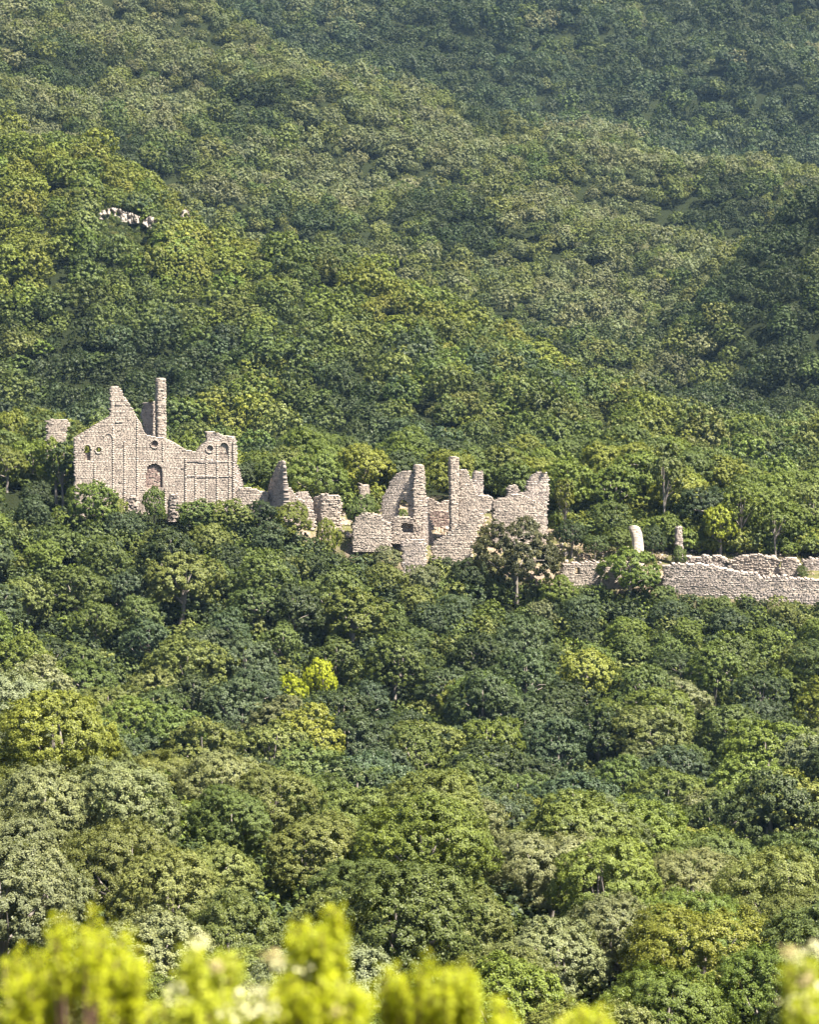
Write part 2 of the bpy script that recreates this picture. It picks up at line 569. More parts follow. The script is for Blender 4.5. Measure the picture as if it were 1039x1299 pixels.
# thin pilaster strips and string courses proud of the face
def strip(px, v0, v1, wpx=3.0, proud=0.09):
    church_part("pilaster_strip", WF, [(px - wpx / 2, v1), (px - wpx / 2, v0), (px + wpx / 2, v0), (px + wpx / 2, v1)], proud + 0.1, STONE, w0=-proud, rough=0.008, ragged=0.0, wmin=.3, wmax=.5, hmin=.2, hmax=.32, miss=0)
for px, v0, v1 in ((120, 587, 660), (143.5, 541, 662), (158, 560, 662), (174, 532, 662), (206.7, 560, 586), (209.5, 620, 655), (235.5, 580, 655), (248, 590, 640), (262, 577, 640), (275.5, 563, 640), (290.8, 566, 640), (296.3, 560, 640)):
    strip(px, v0, v1, 2.4, 0.055 if px not in (235.5, 209.5, 296.3) else 0.09)
for v in (585.7, 604.5):
    church_part("string_course", WF, [(237, v + 1.0), (237, v - 1.0), (297, v - 1.0), (297, v + 1.0)], 0.25, STONE_GREY, w0=-0.05, rough=.006, ragged=0, hmin=.15, hmax=.2, miss=0)
def ring(name, cx, cy, r0, r1, a0, a1, n, mat=STONE, proud=0.06):
    q = Quads()
    for i in range(n):
        b0 = R(a0 + (a1 - a0) * (i + .05) / n); b1 = R(a0 + (a1 - a0) * (i + .95) / n)
        c = [WF.sz(cx + rr * math.cos(a), cy - rr * math.sin(a)) for rr, a in ((r0, b0), (r1, b0), (r1, b1), (r0, b1))]
        q.box([WF.pt(s, w, z) for w in (-proud + rngc.uniform(-.01, .01), 0.12) for s, z in c], rngc.uniform(.5, .9))
    o = put(None, name, q, mat, False)
    o["kind"] = "stuff"
    set_parent_keep(o, church)
ring("window_surround", 110.5, 569.3, 4.1, 6.3, -10, 190, 11)
ring("round_window_surround", 125, 571, 3.4, 5.2, 0, 360, 12)
ring("roundel_surround", 196, 563.5, 4.4, 6.0, 0, 360, 14)
ring("roundel_surround", 266, 569.5, 4.2, 5.8, 0, 360, 14)
ring("blind_arch", 137.2, 555, 4.4, 5.8, 0, 185, 9)
ring("blind_arch", 284, 566.8, 4.9, 6.3, 0, 180, 9)
# two ledge slots under the gable stump
for v in (513.5, 535.5):
    church_part("ledge", WF, [(146, v + 1), (146, v - .8), (155, v - .8), (155, v + 1)], .3, STONE_GREY, w0=-.07, rough=.006, ragged=0, miss=0)
# return wall on the right going back, and the end buttress crumbling to the right
WR = Wall(297.6, 349.3, 66)
church_part("return_wall", WR, [(297.6, 660), (297.6, 556), (300, 560), (301.5, 575), (301, 590), (304, 598), (306.5, 606), (309, 618), (311, 628), (311, 660)], 0.8, STONE_GREY, ragged=0.25, rough=.05)
# wall behind the right end, with its broken top
WB = Wall(262, 353, TH)
church_part("rear_wall", WB, [(262, 640), (261.6, 548), (271, 547.3), (277, 550), (283, 552.5), (298, 554.6), (298, 640)], .8, STONE_GREY, ragged=.15)
WB2 = Wall(224, 352, TH)
church_part("rear_wall", WB2, [(228, 640), (228.5, 562.5), (237, 563), (239, 572), (239, 640)], .8, STONE, ragged=.15)
# wall and tower pillar behind the facade
WT = Wall(180, 350, TH)
church_part("tower_wall", WT, [(184, 640), (183.5, 548), (182, 540), (180, 533), (179.5, 526), (181.5, 521), (182, 512), (187, 510.5), (199, 509.5), (200, 640)], .8, STONE_GREY, ragged=.12)
WP = Wall(199.7, 348.2, 24)
church_part("tower_pillar", WP, [(200, 640), (200, 480.5), (210.8, 480), (211.2, 640)], 1.05, STONE, ragged=.06, rough=.03, gap=.014)
# two broken buttress foots below the face
WBu = Wall(214, 341.8, 10)
church_part("buttress", WBu, [(214, 662), (215, 636), (218, 628), (225, 626), (226, 636), (227.5, 662)], 2.0, STONE_GREY, ragged=.12, rough=.09, dark=.2)
WBu2 = Wall(160, 342.5, 10)
church_part("buttress", WBu2, [(160, 662), (160.5, 636), (165, 630), (173, 629), (176, 662)], 1.2, STONE_GREY, ragged=.12, rough=.07, dark=.1)

# ---- other fragments
def frag(name, label, cat, px0, d0, th, outl, thick, mat=STONE, holes=(), seed=1, group=None, **opt):
    W = Wall(px0, d0, th)
    o = dict(ragged=.17, rough=.015, gap=.009)
    o.update(opt)
    return ruin(name, label, cat, [("masonry", W, outl, list(holes), thick, mat, o)], group, seed)

frag("ruined_wall", "low square stump of pale wall standing apart among yellow-green trees near the church", "ruin", 59, 352, 14,
     [(59.5, 600), (59.5, 535), (64, 533), (84, 533), (87.5, 537), (87.5, 541), (84, 548), (86, 600)], .9, STONE, seed=2, ragged=.2)
frag("ruined_gable", "tall triangular gable fragment with shaded long face and bright narrow end", "ruin", 360, 344, -58,
     [(338.5, 662), (339, 624), (342, 613), (345, 605), (349, 594), (353, 586), (357, 584.5), (359.5, 586), (360.5, 662)], 1.15, STONE_GREY, seed=3, ragged=.1, taper=.72)
frag("ruined_wall", "low wall running from the church corner toward the triangular gable", "ruin", 300, 346, 8,
     [(300, 660), (300, 622), (312, 619), (326, 620), (333, 624), (340, 625), (341, 660)], .8, STONE, seed=31)
frag("ruined_wall", "broken wall stepping down from the foot of the triangular gable", "ruin", 361, 345, 10,
     [(361, 690), (361, 621), (367, 619), (371, 624), (377, 631), (384, 634), (388, 641), (394, 646), (400, 652), (401, 690)], .8, STONE, seed=4, ragged=.2)
frag("ruined_wall", "short rough wall just behind the stepped wall by the gable", "ruin", 378, 349, 10,
     [(377, 670), (377.5, 624.5), (390, 624.5), (393, 630), (398, 637), (401, 645), (402, 670)], .7, STONE_GREY, seed=5)
WA1, WA2 = Wall(408, 346.5, -50), Wall(408.3, 346.5, 12)
ruin("ruined_room", "square corner of a small ruined room with bright vertical quoin", "ruin", [
    ("side_wall", WA1, [(397, 690), (397, 632), (402, 629.5), (408, 628), (408, 690)], [], .7, STONE_GREY, dict(ragged=.08, rough=.04)),
    ("front_wall", WA2, [(408.4, 690), (408.4, 627.5), (414, 626), (422, 628), (430, 629), (433.5, 635), (435, 640), (432, 655), (436, 690)], [], .7, STONE, dict(ragged=.15, rough=.05)),
], seed=6)
frag("stone_pillar", "small square pillar stub poking up behind the round bush", "ruin", 456, 352, 16,
     [(457, 665), (457, 617), (461, 616), (469, 616.5), (469, 665)], .9, STONE, seed=7, ragged=.05)
frag("ruined_wall", "low wall with rounded top standing beside the round bush", "ruin", 448, 342, 6,
     [(447, 700), (448, 668), (451, 657.5), (460, 652), (472, 650), (483, 654), (489, 661.5), (496.5, 663), (496.5, 700)], .8, STONE, seed=8, ragged=.1)
frag("ruined_wall", "tall grey wall with curved broken top joined to a pillar and small doorway", "ruin", 484, 347, -22,
     [(483, 690), (484, 633), (488, 626), (492, 618), (495, 611), (500, 604.5), (505, 600.5), (511, 598), (519, 597.7), (523, 601), (526, 604.5), (526.5, 690)], .8, STONE_GREY, [arch_poly(503.5, 517.5, 634, 656)], seed=9, ragged=.12)
WC1, WC2 = Wall(526, 344.5, -38), Wall(530.6, 344.2, 36)
ruin("stone_pillar", "tall rough pillar beside the curved grey wall, narrowing to its foot", "ruin", [
    ("shaft", Wall(526, 345, 18), [(526.5, 704), (526, 660), (525, 640), (524, 628), (526.5, 604), (526.5, 591), (530, 589.3), (537.5, 590), (539.5, 597), (540, 628), (539, 634), (535, 642), (534.5, 704)], [], .9, STONE, dict(ragged=.1, rough=.03, gap=.014)),
    ("spur_wall", Wall(536, 346, 30), [(535, 700), (535, 632), (541, 628), (543, 640), (545, 655), (549, 664), (550, 676), (553, 684), (553, 700)], [], .7, STONE_GREY, dict(ragged=.2, rough=.025)),
], seed=10)
ruin("stone_pillar", "tallest slender square pillar with bright face beside a stepped wall", "ruin", [
    ("shaft", Wall(571.4, 345, 20), [(572, 704), (572, 612), (571.3, 600), (571.3, 580.5), (574, 579.5), (582.5, 580.5), (582.8, 600), (581, 668), (580, 704)], [], .8, STONE, dict(ragged=.05, rough=.03, gap=.014)),
], seed=12)
frag("ruined_wall", "wall stepping down from the tallest slender pillar", "ruin", 583, 346, 8,
     [(582.5, 700), (582.5, 597), (586, 596), (592, 596), (594, 600), (597, 604.5), (600, 613), (603, 620), (605.5, 628.5), (614, 628.5), (622, 629), (627, 634), (627.5, 646), (618, 649), (611, 654), (606, 664), (602, 700)], .85, STONE, seed=13)
frag("stone_pillar", "short separate pillar standing behind the stepped wall", "ruin", 600, 350, 18,
     [(600.5, 665), (600.5, 611), (602.5, 600), (604, 598), (613, 598), (613.5, 627), (614, 665)], .85, STONE_GREY, seed=14, ragged=.07)
frag("ruined_wall", "long low wall with upright tooth, beside the stepped wall", "ruin", 627, 346.5, 12,
     [(626, 690), (627, 635), (635, 632), (644, 630.5), (651, 628), (658, 627), (666, 630), (676, 634), (685, 640), (692, 648), (692, 690)], .85, STONE, seed=15)
frag("stone_pillar", "small upright tooth of masonry rising behind the long low wall", "ruin", 644, 350, 14,
     [(644, 660), (644.5, 619), (646.5, 616.5), (652, 616), (657, 617.5), (658.5, 622), (658.5, 660)], .7, STONE_GREY, seed=16)
frag("ruined_wall", "high grey wall block with broken peak beside yellow-green sapling", "ruin", 662, 349.5, 14,
     [(660, 690), (660, 626), (669.5, 623), (669.5, 614), (673, 608), (675.5, 604.5), (680, 601), (684, 599), (695.5, 598.8), (696.5, 622), (695, 640), (694, 690)], .85, STONE_GREY, seed=17)
frag("ruined_wall", "low wall closing the yard between the two tall pillars", "ruin", 541, 354, 6,
     [(540, 690), (540, 629), (546, 632), (556, 637), (563, 636), (572, 634), (572, 690)], .8, STONE, seed=18, dark=.08)
frag("ruined_wall", "thin pinkish terrace wall lying low in the yard between tall pillars", "ruin", 541, 350.5, 6,
     [(541, 690), (541, 651), (550, 648), (560, 647.5), (571, 650), (571, 690)], .8, STONE_PINK, seed=19)
frag("ruined_wall", "low level wall reaching the foot of the rough pillar", "ruin", 497, 344.5, 4,
     [(496, 690), (497, 657), (505, 655), (518, 656), (526, 656.5), (526, 690)], .8, STONE, [[(510, 676), (510, 664), (524, 664), (524, 676)]], seed=20)
frag("ruined_wall", "sloping broken wall climbing to the stepped wall above the dark tree", "ruin", 549, 341.5, 6,
     [(548, 720), (549, 694), (553, 687), (560, 683), (568, 678), (575, 672), (582, 667), (592, 661), (602, 656), (612, 651), (612, 660), (605, 668), (598, 676), (598, 720)], .9, STONE, seed=21, ragged=.22)
frag("ruined_wall", "grey block of wall below the foot of the rough pillar", "ruin", 511, 339.5, 8,
     [(510.5, 730), (511, 688), (518, 686), (530, 685), (538.5, 685.5), (541, 694), (541, 730)], .9, STONE_GREY, seed=22)
# the long terrace wall
frag("terrace_wall", "long pale retaining wall along the terrace under the tree belt", "wall", 845, 343.5, -3,
     [(842, 800), (842, 718), (852, 717), (866, 716), (884, 715), (898, 717), (912, 719.5), (922, 722), (932, 725), (950, 728), (969, 731), (985, 732), (999, 734), (1018, 734), (1039, 736), (1090, 738), (1090, 800)], 1.6, STONE_GREY, seed=23, ragged=.2, edge=1.6)
frag("terrace_wall", "short retaining wall end with small dark slot, beside the dark spreading tree", "wall", 708, 342.5, 8,
     [(707, 800), (709, 745), (711, 730), (715, 716.5), (730, 715), (748, 713.5), (764, 713), (780, 714), (800, 716), (812, 718), (812, 800)], 1.5, STONE, [[(730, 728), (730, 721), (735.5, 721), (735.5, 728)]], seed=24)
frag("ruined_wall", "bulging upper wall of broken pale masonry above the long terrace wall", "ruin", 925, 346.8, -4,
     [(922, 745), (924, 713), (930, 709), (938, 706), (948, 704.5), (959, 703.5), (972, 704), (982, 705.5), (987, 710), (990, 716), (990, 745)], 1.0, STONE, seed=25, ragged=.2, rough=.08)
frag("ruined_wall", "rough stony bank of tumbled masonry behind the terrace wall, beside the thin pillar", "ruin", 868, 347.5, 2,
     [(866, 740), (868, 709), (876, 706), (886, 706.5), (894, 704.5), (905, 706), (914, 705), (923, 708), (925, 740)], 1.2, STONE_GREY, seed=26, ragged=.25, rough=.12)
frag("ruined_wall", "square pale block at the end of the bulging upper wall", "ruin", 990, 346, -6,
     [(990, 750), (990.5, 712), (995, 708.5), (1003, 707.5), (1011, 708.5), (1015, 713), (1016.5, 728), (1017, 750)], 1.0, STONE, seed=27)
frag("ruined_wall", "dark-topped wall stump standing behind the square pale block", "ruin", 1020, 349, 0,
     [(1018, 750), (1019, 710), (1028, 708), (1045, 708), (1060, 712), (1060, 750)], 1.0, STONE_GREY, seed=28)
ruin("arch_pillar", "free-standing smooth pillar with top curving over like a broken arch", "ruin", [
    ("shaft", Wall(803, 344.5, 22), [(805.5, 740), (805.5, 716), (805, 700), (804.7, 684), (803, 677), (800.5, 671), (801, 668.8), (804, 667.3), (808, 667.3), (812, 669.5), (814.5, 676), (816.5, 690), (817.3, 704), (817.8, 740)], [], .7,
     stone_material("dressed_stone", (.55, .47, .39), (.42, .35, .29), (.25, .2, .17), .25), dict(ragged=.0, rough=.004, gap=.004, hmin=.11, hmax=.16, wmin=.5, wmax=1.4, miss=0, sd=.08, edge=0)),
], seed=29)
frag("stone_pillar", "thin rough pillar rising from bushes above the terrace wall", "ruin", 858, 349, 18,
     [(858.5, 735), (858.5, 669), (866, 668), (866.5, 692), (867, 735)], .7, STONE_GREY, seed=30, ragged=.05)

# rubble lying about the ruins
def rubble():
    rng = np.random.RandomState(3)
    q = Quads(); rr = random.Random(4)
    n = 0
    while n < 900:
        u = rng.uniform(330, 1050); y = rng.uniform(343.5, 356)
        if u > 700 and y < 346.5: continue
        x = (u - CU) / F * y
        z = gz(x, y); s = rng.uniform(.08, .26) * (1 if rng.rand() > .06 else 1.9)
        c = np.array([x, y, z + s * .25])
        a = rng.uniform(0, 3.14)
        t = np.array([math.cos(a), math.sin(a), rng.uniform(-.3, .3)]); b = np.array([-math.sin(a), math.cos(a), rng.uniform(-.3, .3)]); w = np.array([0, 0, 1.0])
        pts = []
        for sz in (-1, 1):
            for sa, sb in ((-1, -1), (1, -1), (1, 1), (-1, 1)):
                pts.append(tuple(c + s * (t * sa * rng.uniform(.6, 1.1) + b * sb * rng.uniform(.45, .9) + w * sz * rng.uniform(.35, .7))))
        q.box(pts, rng.uniform(.2, .95)); n += 1
    o = link("rubble", q.mesh("rubble", STONE))
    o["kind"] = "stuff"
    tag(o, "loose limestone rubble scattered on bare earth around the ruins", "rubble")
rubble()

# ------------------------------------------------------------------ trees
def unit(rng, n):
    v = rng.normal(size=(n, 3))
    return v / np.linalg.norm(v, axis=1)[:, None]

def crown_arrays(seed, rad, top, base, nlobe, nclump, nleaf, leaf, flat=1.0, lobe_r=(.30, .46), open_=0.0, rnd=.36):
    """a crown in metres: lobes over an uneven dome, clumps of twigs over each lobe, leaf sprays over each clump"""
    rng = np.random.RandomState(seed)
    cz = base + (top - base) * 0.46; hz = (top - base) * .5
    L = []
    dirs = []
    tries = 0
    while len(L) < nlobe and tries < 4000:
        tries += 1
        d = unit(rng, 1)[0]
        if d[2] < -0.45: continue
        k = rng.uniform(.52, .68) * (rng.uniform(.4, .8) if len(L) % 5 == 4 else 1)
        c = np.array([d[0] * rad * k, d[1] * rad * k, cz + d[2] * hz * k * 1.02])
        r = rad * rng.uniform(*lobe_r) * (1.0 if d[2] > -.1 else .8)
        if any(np.linalg.norm(c - c2) < .5 * (r + r2) * .8 for c2, r2 in L) and tries < 2500: continue
        L.append((c, r)); dirs.append(d)
    C = np.array([l[0] for l in L]); Rl = np.array([l[1] for l in L])
    # clumps
    CC, CR, CN, CL = [], [], [], []
    for i in range(len(L)):
        d = unit(rng, nclump * 2)
        d = d[d[:, 2] > -.75][:nclump]
        p = C[i] + d * Rl[i] * rng.uniform(.72, 1.0, (len(d), 1)) * np.array([1, 1, .82 * flat])
        dist = np.linalg.norm(p[:, None] - C[None], axis=2) / Rl[None]
        dist[:, i] = 9
        ok = dist.min(1) > .8
        if open_ > 0: ok &= rng.rand(len(p)) > open_
        CC.append(p[ok]); CN.append(d[ok]); CR.append(Rl[i] * rng.uniform(.10, .22, ok.sum())); CL.append(np.full(ok.sum(), i))
    CC = np.concatenate(CC); CN = np.concatenate(CN); CR = np.concatenate(CR); CL = np.concatenate(CL)
    ltone = rng.normal(0, .07, len(L)); ctone = rng.normal(0, .07, len(CC))
    pick = rng.choice(len(CC), nleaf, p=CR**1.6 / (CR**1.6).sum())
    d = unit(rng, nleaf)
    d = d * .8 + CN[pick] * .5
    d /= np.linalg.norm(d, axis=1)[:, None]
    pos = CC[pick] + d * (CR[pick] * rng.uniform(.35, 1.08, nleaf))[:, None] * np.array([1, 1, .8 * flat])
    # a few shoots stick out of the outline
    sh = rng.rand(nleaf) < .035
    pos[sh] += (CN[pick][sh] * .5 + np.array([0, 0, .6])) * (CR[pick][sh] * rng.uniform(.4, 1.1, sh.sum()))[:, None]
    out = pos - np.array([0, 0, cz]); out /= np.linalg.norm(out, axis=1)[:, None] + 1e-6
    nrm = .22 * d + .34 * CN[pick] + .42 * out + np.array([0, 0, .28]) + rng.normal(0, rnd, (nleaf, 3))
    nrm /= np.linalg.norm(nrm, axis=1)[:, None]
    tv = np.cross(nrm, unit(rng, nleaf)); tv /= np.linalg.norm(tv, axis=1)[:, None] + 1e-9
    bv = np.cross(nrm, tv)
    a = leaf * rng.uniform(.6, 1.35, nleaf)[:, None]; b = a * rng.uniform(.5, .85, (nleaf, 1))
    V = np.stack([pos - tv * a * .5, pos - bv * b * .5 + tv * a * .08, pos + tv * a * .5, pos + bv * b * .5 + tv * a * .08], 1).reshape(-1, 3)
    Fq = np.arange(nleaf * 4).reshape(-1, 4)
    tone = np.clip(.45 + ltone[CL[pick]] + ctone[pick] + rng.normal(0, .16, nleaf), 0, 1)
    return V, Fq, np.repeat(tone, 4), C, Rl

def tube(V, Fq, pts, rads, n=6):
    b = len(V)
    pts = [Vector(p) for p in pts]
    for i, p in enumerate(pts):
        t = (pts[min(i + 1, len(pts) - 1)] - pts[max(i - 1, 0)]).normalized()
        x = t.orthogonal().normalized(); y = t.cross(x)
        for k in range(n):
            a = 2 * math.pi * k / n
            V.append(tuple(p + (x * math.cos(a) + y * math.sin(a)) * rads[i]))
    for i in range(len(pts) - 1):
        for k in range(n):
            Fq.append((b + i * n + k, b + i * n + (k + 1) % n, b + (i + 1) * n + (k + 1) % n, b + (i + 1) * n + k))

def trunk_mesh(name, seed, C, Rl, top, nlimb=9, r0=.2, extra=0, rad=3.0):
    rng = random.Random(seed)
    V, Fq = [], []
    fork = top * .34
    mid = Vector((rng.uniform(-.25, .25), rng.uniform(-.25, .25), fork))
    tube(V, Fq, [(0, 0, -1.2), (0.02, 0, .2), tuple(mid * .55), tuple(mid), (mid.x * 1.5, mid.y * 1.5, top * .72)], [r0 * 1.35, r0 * 1.1, r0 * .9, r0 * .8, r0 * .25])
    idx = list(range(len(C))); rng.shuffle(idx)
    for i in idx[:nlimb]:
        c = Vector(C[i]); s = mid * rng.uniform(.7, 1.1)
        m = s.lerp(c, .5) + Vector((rng.uniform(-.3, .3), rng.uniform(-.3, .3), rng.uniform(-.1, .4)))
        tube(V, Fq, [tuple(s), tuple(m), tuple(c)], [r0 * .5, r0 * .34, r0 * .14], 5)
        for k in range(extra):      # twigs that reach the outside of the crown
            o = c.copy(); o.z = max(o.z, fork)
            dv = Vector((c.x, c.y, (c.z - top * .45) * 1.2 + .5)).normalized() + Vector((rng.uniform(-.6, .6), rng.uniform(-.6, .6), rng.uniform(-.3, .5)))
            e = c + dv.normalized() * float(Rl[i]) * rng.uniform(.85, 1.2)
            w = c.lerp(e, .5) + Vector((rng.uniform(-.15, .15),) * 3)
            tube(V, Fq, [tuple(c), tuple(w), tuple(e)], [r0 * .16, r0 * .12, r0 * .05], 4)
    return mesh_np(name, V, Fq, None, BARK, True)

class Proto:
    def __init__(self, seed, rad, top, base, nlobe, nclump, nleaf, leaf, mat=LEAF, extra=0, r0=.2, **kw):
        V, Fq, tone, C, Rl = crown_arrays(seed, rad, top, base, nlobe, nclump, nleaf, leaf, **kw)
        self.crown = mesh_np("crown", V, Fq, {"tone": tone}, mat)
        self.trunk = trunk_mesh("trunk", seed, C, Rl, top, extra=extra, r0=r0, rad=rad)
        self.rad, self.top = rad, top

NEAR = [Proto(100 + i, rad, top, 1.2, nl // 2 + 4, 110, 92000, .09) for i, (rad, top, nl) in enumerate(
    [(3.5, 7.2, 42), (3.2, 7.6, 36), (3.9, 7.0, 48), (3.3, 8.2, 40), (3.6, 7.4, 34), (3.0, 7.0, 38)])]
MID = [Proto(200 + i, rad, top, .4, nl // 2 + 5, 70, 38000, .13) for i, (rad, top, nl) in enumerate(
    [(3.1, 6.2, 26), (2.8, 6.6, 24), (3.5, 6.0, 32), (2.9, 7.2, 28), (3.2, 6.4, 22), (2.6, 6.0, 24), (3.3, 6.8, 30)])]
SLENDER = [Proto(300 + i, rad, top, 1.6, nl // 2 + 4, 34, 11000, .16, r0=.11, open_=.1, lobe_r=(.36, .56)) for i, (rad, top, nl) in enumerate([(1.7, 6.8, 18), (1.9, 7.4, 20), (1.5, 6.0, 16)])]
BUSH = [Proto(400 + i, rad, top, .05, nl // 2 + 3, 36, 10000, .14, r0=.06) for i, (rad, top, nl) in enumerate([(1.5, 2.2, 18), (1.3, 2.6, 16), (1.8, 2.2, 22)])]

TONE = {
    'olive': (.132, .150, .038), 'mid': (.088, .116, .028), 'dark': (.048, .066, .021), 'blue': (.062, .086, .036),
    'yellow': (.155, .172, .028), 'grey': (.152, .166, .072), 'lime': (.33, .36, .02), 'fresh': (.116, .150, .026), 'darkolive': (.066, .070, .025),
}
TONE_WORD = {'olive': 'olive-green', 'mid': 'mid-green', 'dark': 'dark green', 'blue': 'bluish green', 'yellow': 'yellow-green', 'grey': 'greyish green',
             'lime': 'bright lime', 'fresh': 'fresh green', 'darkolive': 'dark olive'}
rt = random.Random(42)

def plant(name, proto, x, y, tone, scale, label, cat='tree', group=None, rz=None, zs=1.0, z=None, jit=.2):
    e = empty_at(name, x, y, gz(x, y) if z is None else z)
    e.rotation_euler = (0, 0, rt.uniform(0, 6.283) if rz is None else rz)
    e.scale = (scale * rt.uniform(.9, 1.12), scale * rt.uniform(.9, 1.12), scale * zs)
    tag(e, label, cat, group)
    t = link("trunk", proto.trunk, e)
    c = link("crown", proto.crown, e)
    b = TONE[tone] if isinstance(tone, str) else tone
    k = rt.uniform(1 - jit, 1 + jit)
    c.color = (b[0] * k * rt.uniform(.94, 1.06), b[1] * k, b[2] * k * rt.uniform(.85, 1.15), 1)
    return e

def canopy_top_blocked(x, y, ztop):
    """whether the canopy in front hides this tree top by more than a little"""
    if y < 180: return False
    ys = np.arange(100, y - 6, 4.0)
    xs = x / y * ys
    g = ground_z(xs, ys) + np.where(ys < 335, 4.6, np.where(ys < 355, 0, 4.0))
    return bool((g > ztop / y * ys + .4).any())

_n2 = np.random.RandomState(8)
_TW = [(_n2.uniform(0, 6.28), 6.28 / _n2.uniform(14, 50), _n2.uniform(0, 6.28)) for _ in range(6)]
def patch(x, y):
    return sum(math.sin((math.cos(a) * x + math.sin(a) * y) * f + p) for a, f, p in _TW) / 2.4

placed = []
def ok_dist(x, y, r):
    return all((x - a) ** 2 + (y - b) ** 2 > (r + c) ** 2 for a, b, c in placed)

def at_top(u, vtop, h, d):
    """stand a tree of height h at distance d on the ground under column u; its scale follows so the top meets row vtop"""
    p = P(u, vtop, d)
    g = gz(p[0], d)
    return p[0], d, g, p[2] - g

# --- trees with a place of their own near the ruins: (column, row of the top, distance, tone, prototype, width in m, name, label)
SPECIAL = [
    (655, 652, 339.5, 'darkolive', MID[2], 12.0, 'tree', 'wide dark olive tree spreading before the long low wall with upright tooth'),
    (368, 632, 341.0, 'yellow', BUSH[2], 6.2, 'ivy_mound', 'bright yellow-green mound of ivy below the stepped wall by the gable'),
    (415, 655, 340.5, 'yellow', BUSH[0], 3.4, 'bush', 'small yellow-green bush under the corner of the small ruined room'),
    (459, 622, 344.2, 'mid', BUSH[1], 4.6, 'bush', 'round green bush standing between the small ruined room and grey curved wall'),
    (715, 594, 351.5, 'yellow', SLENDER[2], 3.2, 'sapling', 'yellow-green sapling against the high grey wall block'),
    (862, 686, 346.9, 'mid', BUSH[1], 2.2, 'bush', 'dark round bush at the foot of the thin rough pillar'),
    (785, 662, 349.5, 'mid', BUSH[0], 4.4, 'bush', 'green bush beside the pillar curving like a broken arch'),
    (725, 655, 347.8, 'dark', BUSH[2], 5.2, 'bush', 'dark green bush on the bank above the short retaining wall end'),
    (755, 672, 347.5, 'mid', BUSH[0], 3.8, 'bush', 'mid-green low bush on the grassy ledge above the short retaining wall end'),
    (828, 665, 350.0, 'dark', BUSH[1], 4.0, 'bush', 'dark green bush between arch pillar and thin rough pillar'),
    (1018, 714, 345.4, 'mid', BUSH[0], 1.6, 'bush', 'tiny green bush on the terrace wall below the square pale block'),
    (845, 546, 358, 'olive', SLENDER[1], 5.5, 'slender_tree', 'slender tree with bare pale trunk showing in the tree belt above the terrace'),
    (940, 600, 354, 'fresh', SLENDER[0], 5.5, 'tree', 'feathery green tree beside the bulging upper wall'),
    (985, 632, 353, 'fresh', SLENDER[1], 5.0, 'tree', 'feathery yellow-tinged tree above the square pale block'),
    (915, 632, 353.0, (.24, .26, .03), MID[5], 5.0, 'bush', 'pale lime bush glowing among feathery green trees above the terrace'),
    (800, 688, 341.2, 'fresh', MID[0], 8.0, 'tree', 'tree hiding the wall foot under the arch pillar'),
    (510, 640, 348.5, 'fresh', BUSH[1], 1.6, 'bush', 'small bush growing in the doorway of the curved grey wall'),
    (577, 662, 347, 'olive', BUSH[0], 1.5, 'bush', 'tiny olive bush in the yard beside the tallest slender pillar'),
    (235, 541, 351.5, 'fresh', MID[5], 5.5, 'tree', 'green tree growing inside the church ruin behind its low wall'),
    (120, 520, 353, 'yellow', MID[6], 6.0, 'tree', 'yellow-green tree rising behind the sloping shoulder of the church wall'),
    (79, 549, 347, 'dark', SLENDER[0], 4.2, 'tree', 'dark ivy-clad tree against the edge of the church beside its small arched window'),
    (196, 612, 341.0, 'mid', BUSH[1], 3.0, 'bush', 'green bush growing before the bricked-up niche of the church'),
    (118, 605, 339.5, 'fresh', MID[0], 7.0, 'tree', 'fresh green tree covering the wall foot under the small arched church window'),
    (148, 622, 340.5, 'yellow', BUSH[0], 3.0, 'bush', 'yellow-green bush at the church wall foot beside the fresh green tree'),
    (252, 628, 339.5, 'mid', MID[5], 6.5, 'tree', 'mid-green tree covering the church wall foot beside the rough dark buttress'),
    (292, 624, 339.5, 'olive', MID[1], 6.5, 'tree', 'olive-green tree at the church corner foot under its blind arched window'),
    (330, 628, 340, 'dark', MID[3], 5.0, 'tree', 'dark green tree before the low wall between church and gable'),
    (370, 848, 299, 'lime', MID[5], 3.6, 'lime_bush', 'bright lime bush glowing in the dark middle of the slope, lower of two'),
    (406, 829, 301, 'lime', MID[0], 3.6, 'lime_bush', 'bright lime bush glowing in the dark middle of the slope, upper of two'),
    (575, 858, 296, 'yellow', MID[5], 4.6, 'tree', 'yellow-green small tree alone in the dark bluish middle of the slope'),
    (60, 505, 372, 'yellow', MID[1], 6.5, 'tree', 'yellow-green tree behind the square wall stump near the church'),
    (15, 512, 368, 'yellow', MID[0], 7.0, 'tree', 'yellow-green broad tree ending the tree belt beyond the square wall stump'),
    (40, 548, 356, 'fresh', MID[6], 6.0, 'tree', 'fresh green tree below the square wall stump near the church'),
    (70, 548, 349, 'fresh', MID[5], 5.0, 'tree', 'fresh green tree standing close before the square wall stump near the church'),
    (8, 560, 352, 'yellow', MID[4], 6.5, 'tree', 'yellow-green round tree on the ridge beyond the square wall stump'),
]
def seat(u, vt, h, y0, y1):
    ys = np.arange(y0, y1, .5); xs = (u - CU) / F * ys
    _, vv = to_px(np.column_stack([xs, ys, ground_z(xs, ys) + h]))
    return float(ys[np.argmin(np.abs(vv - vt))])
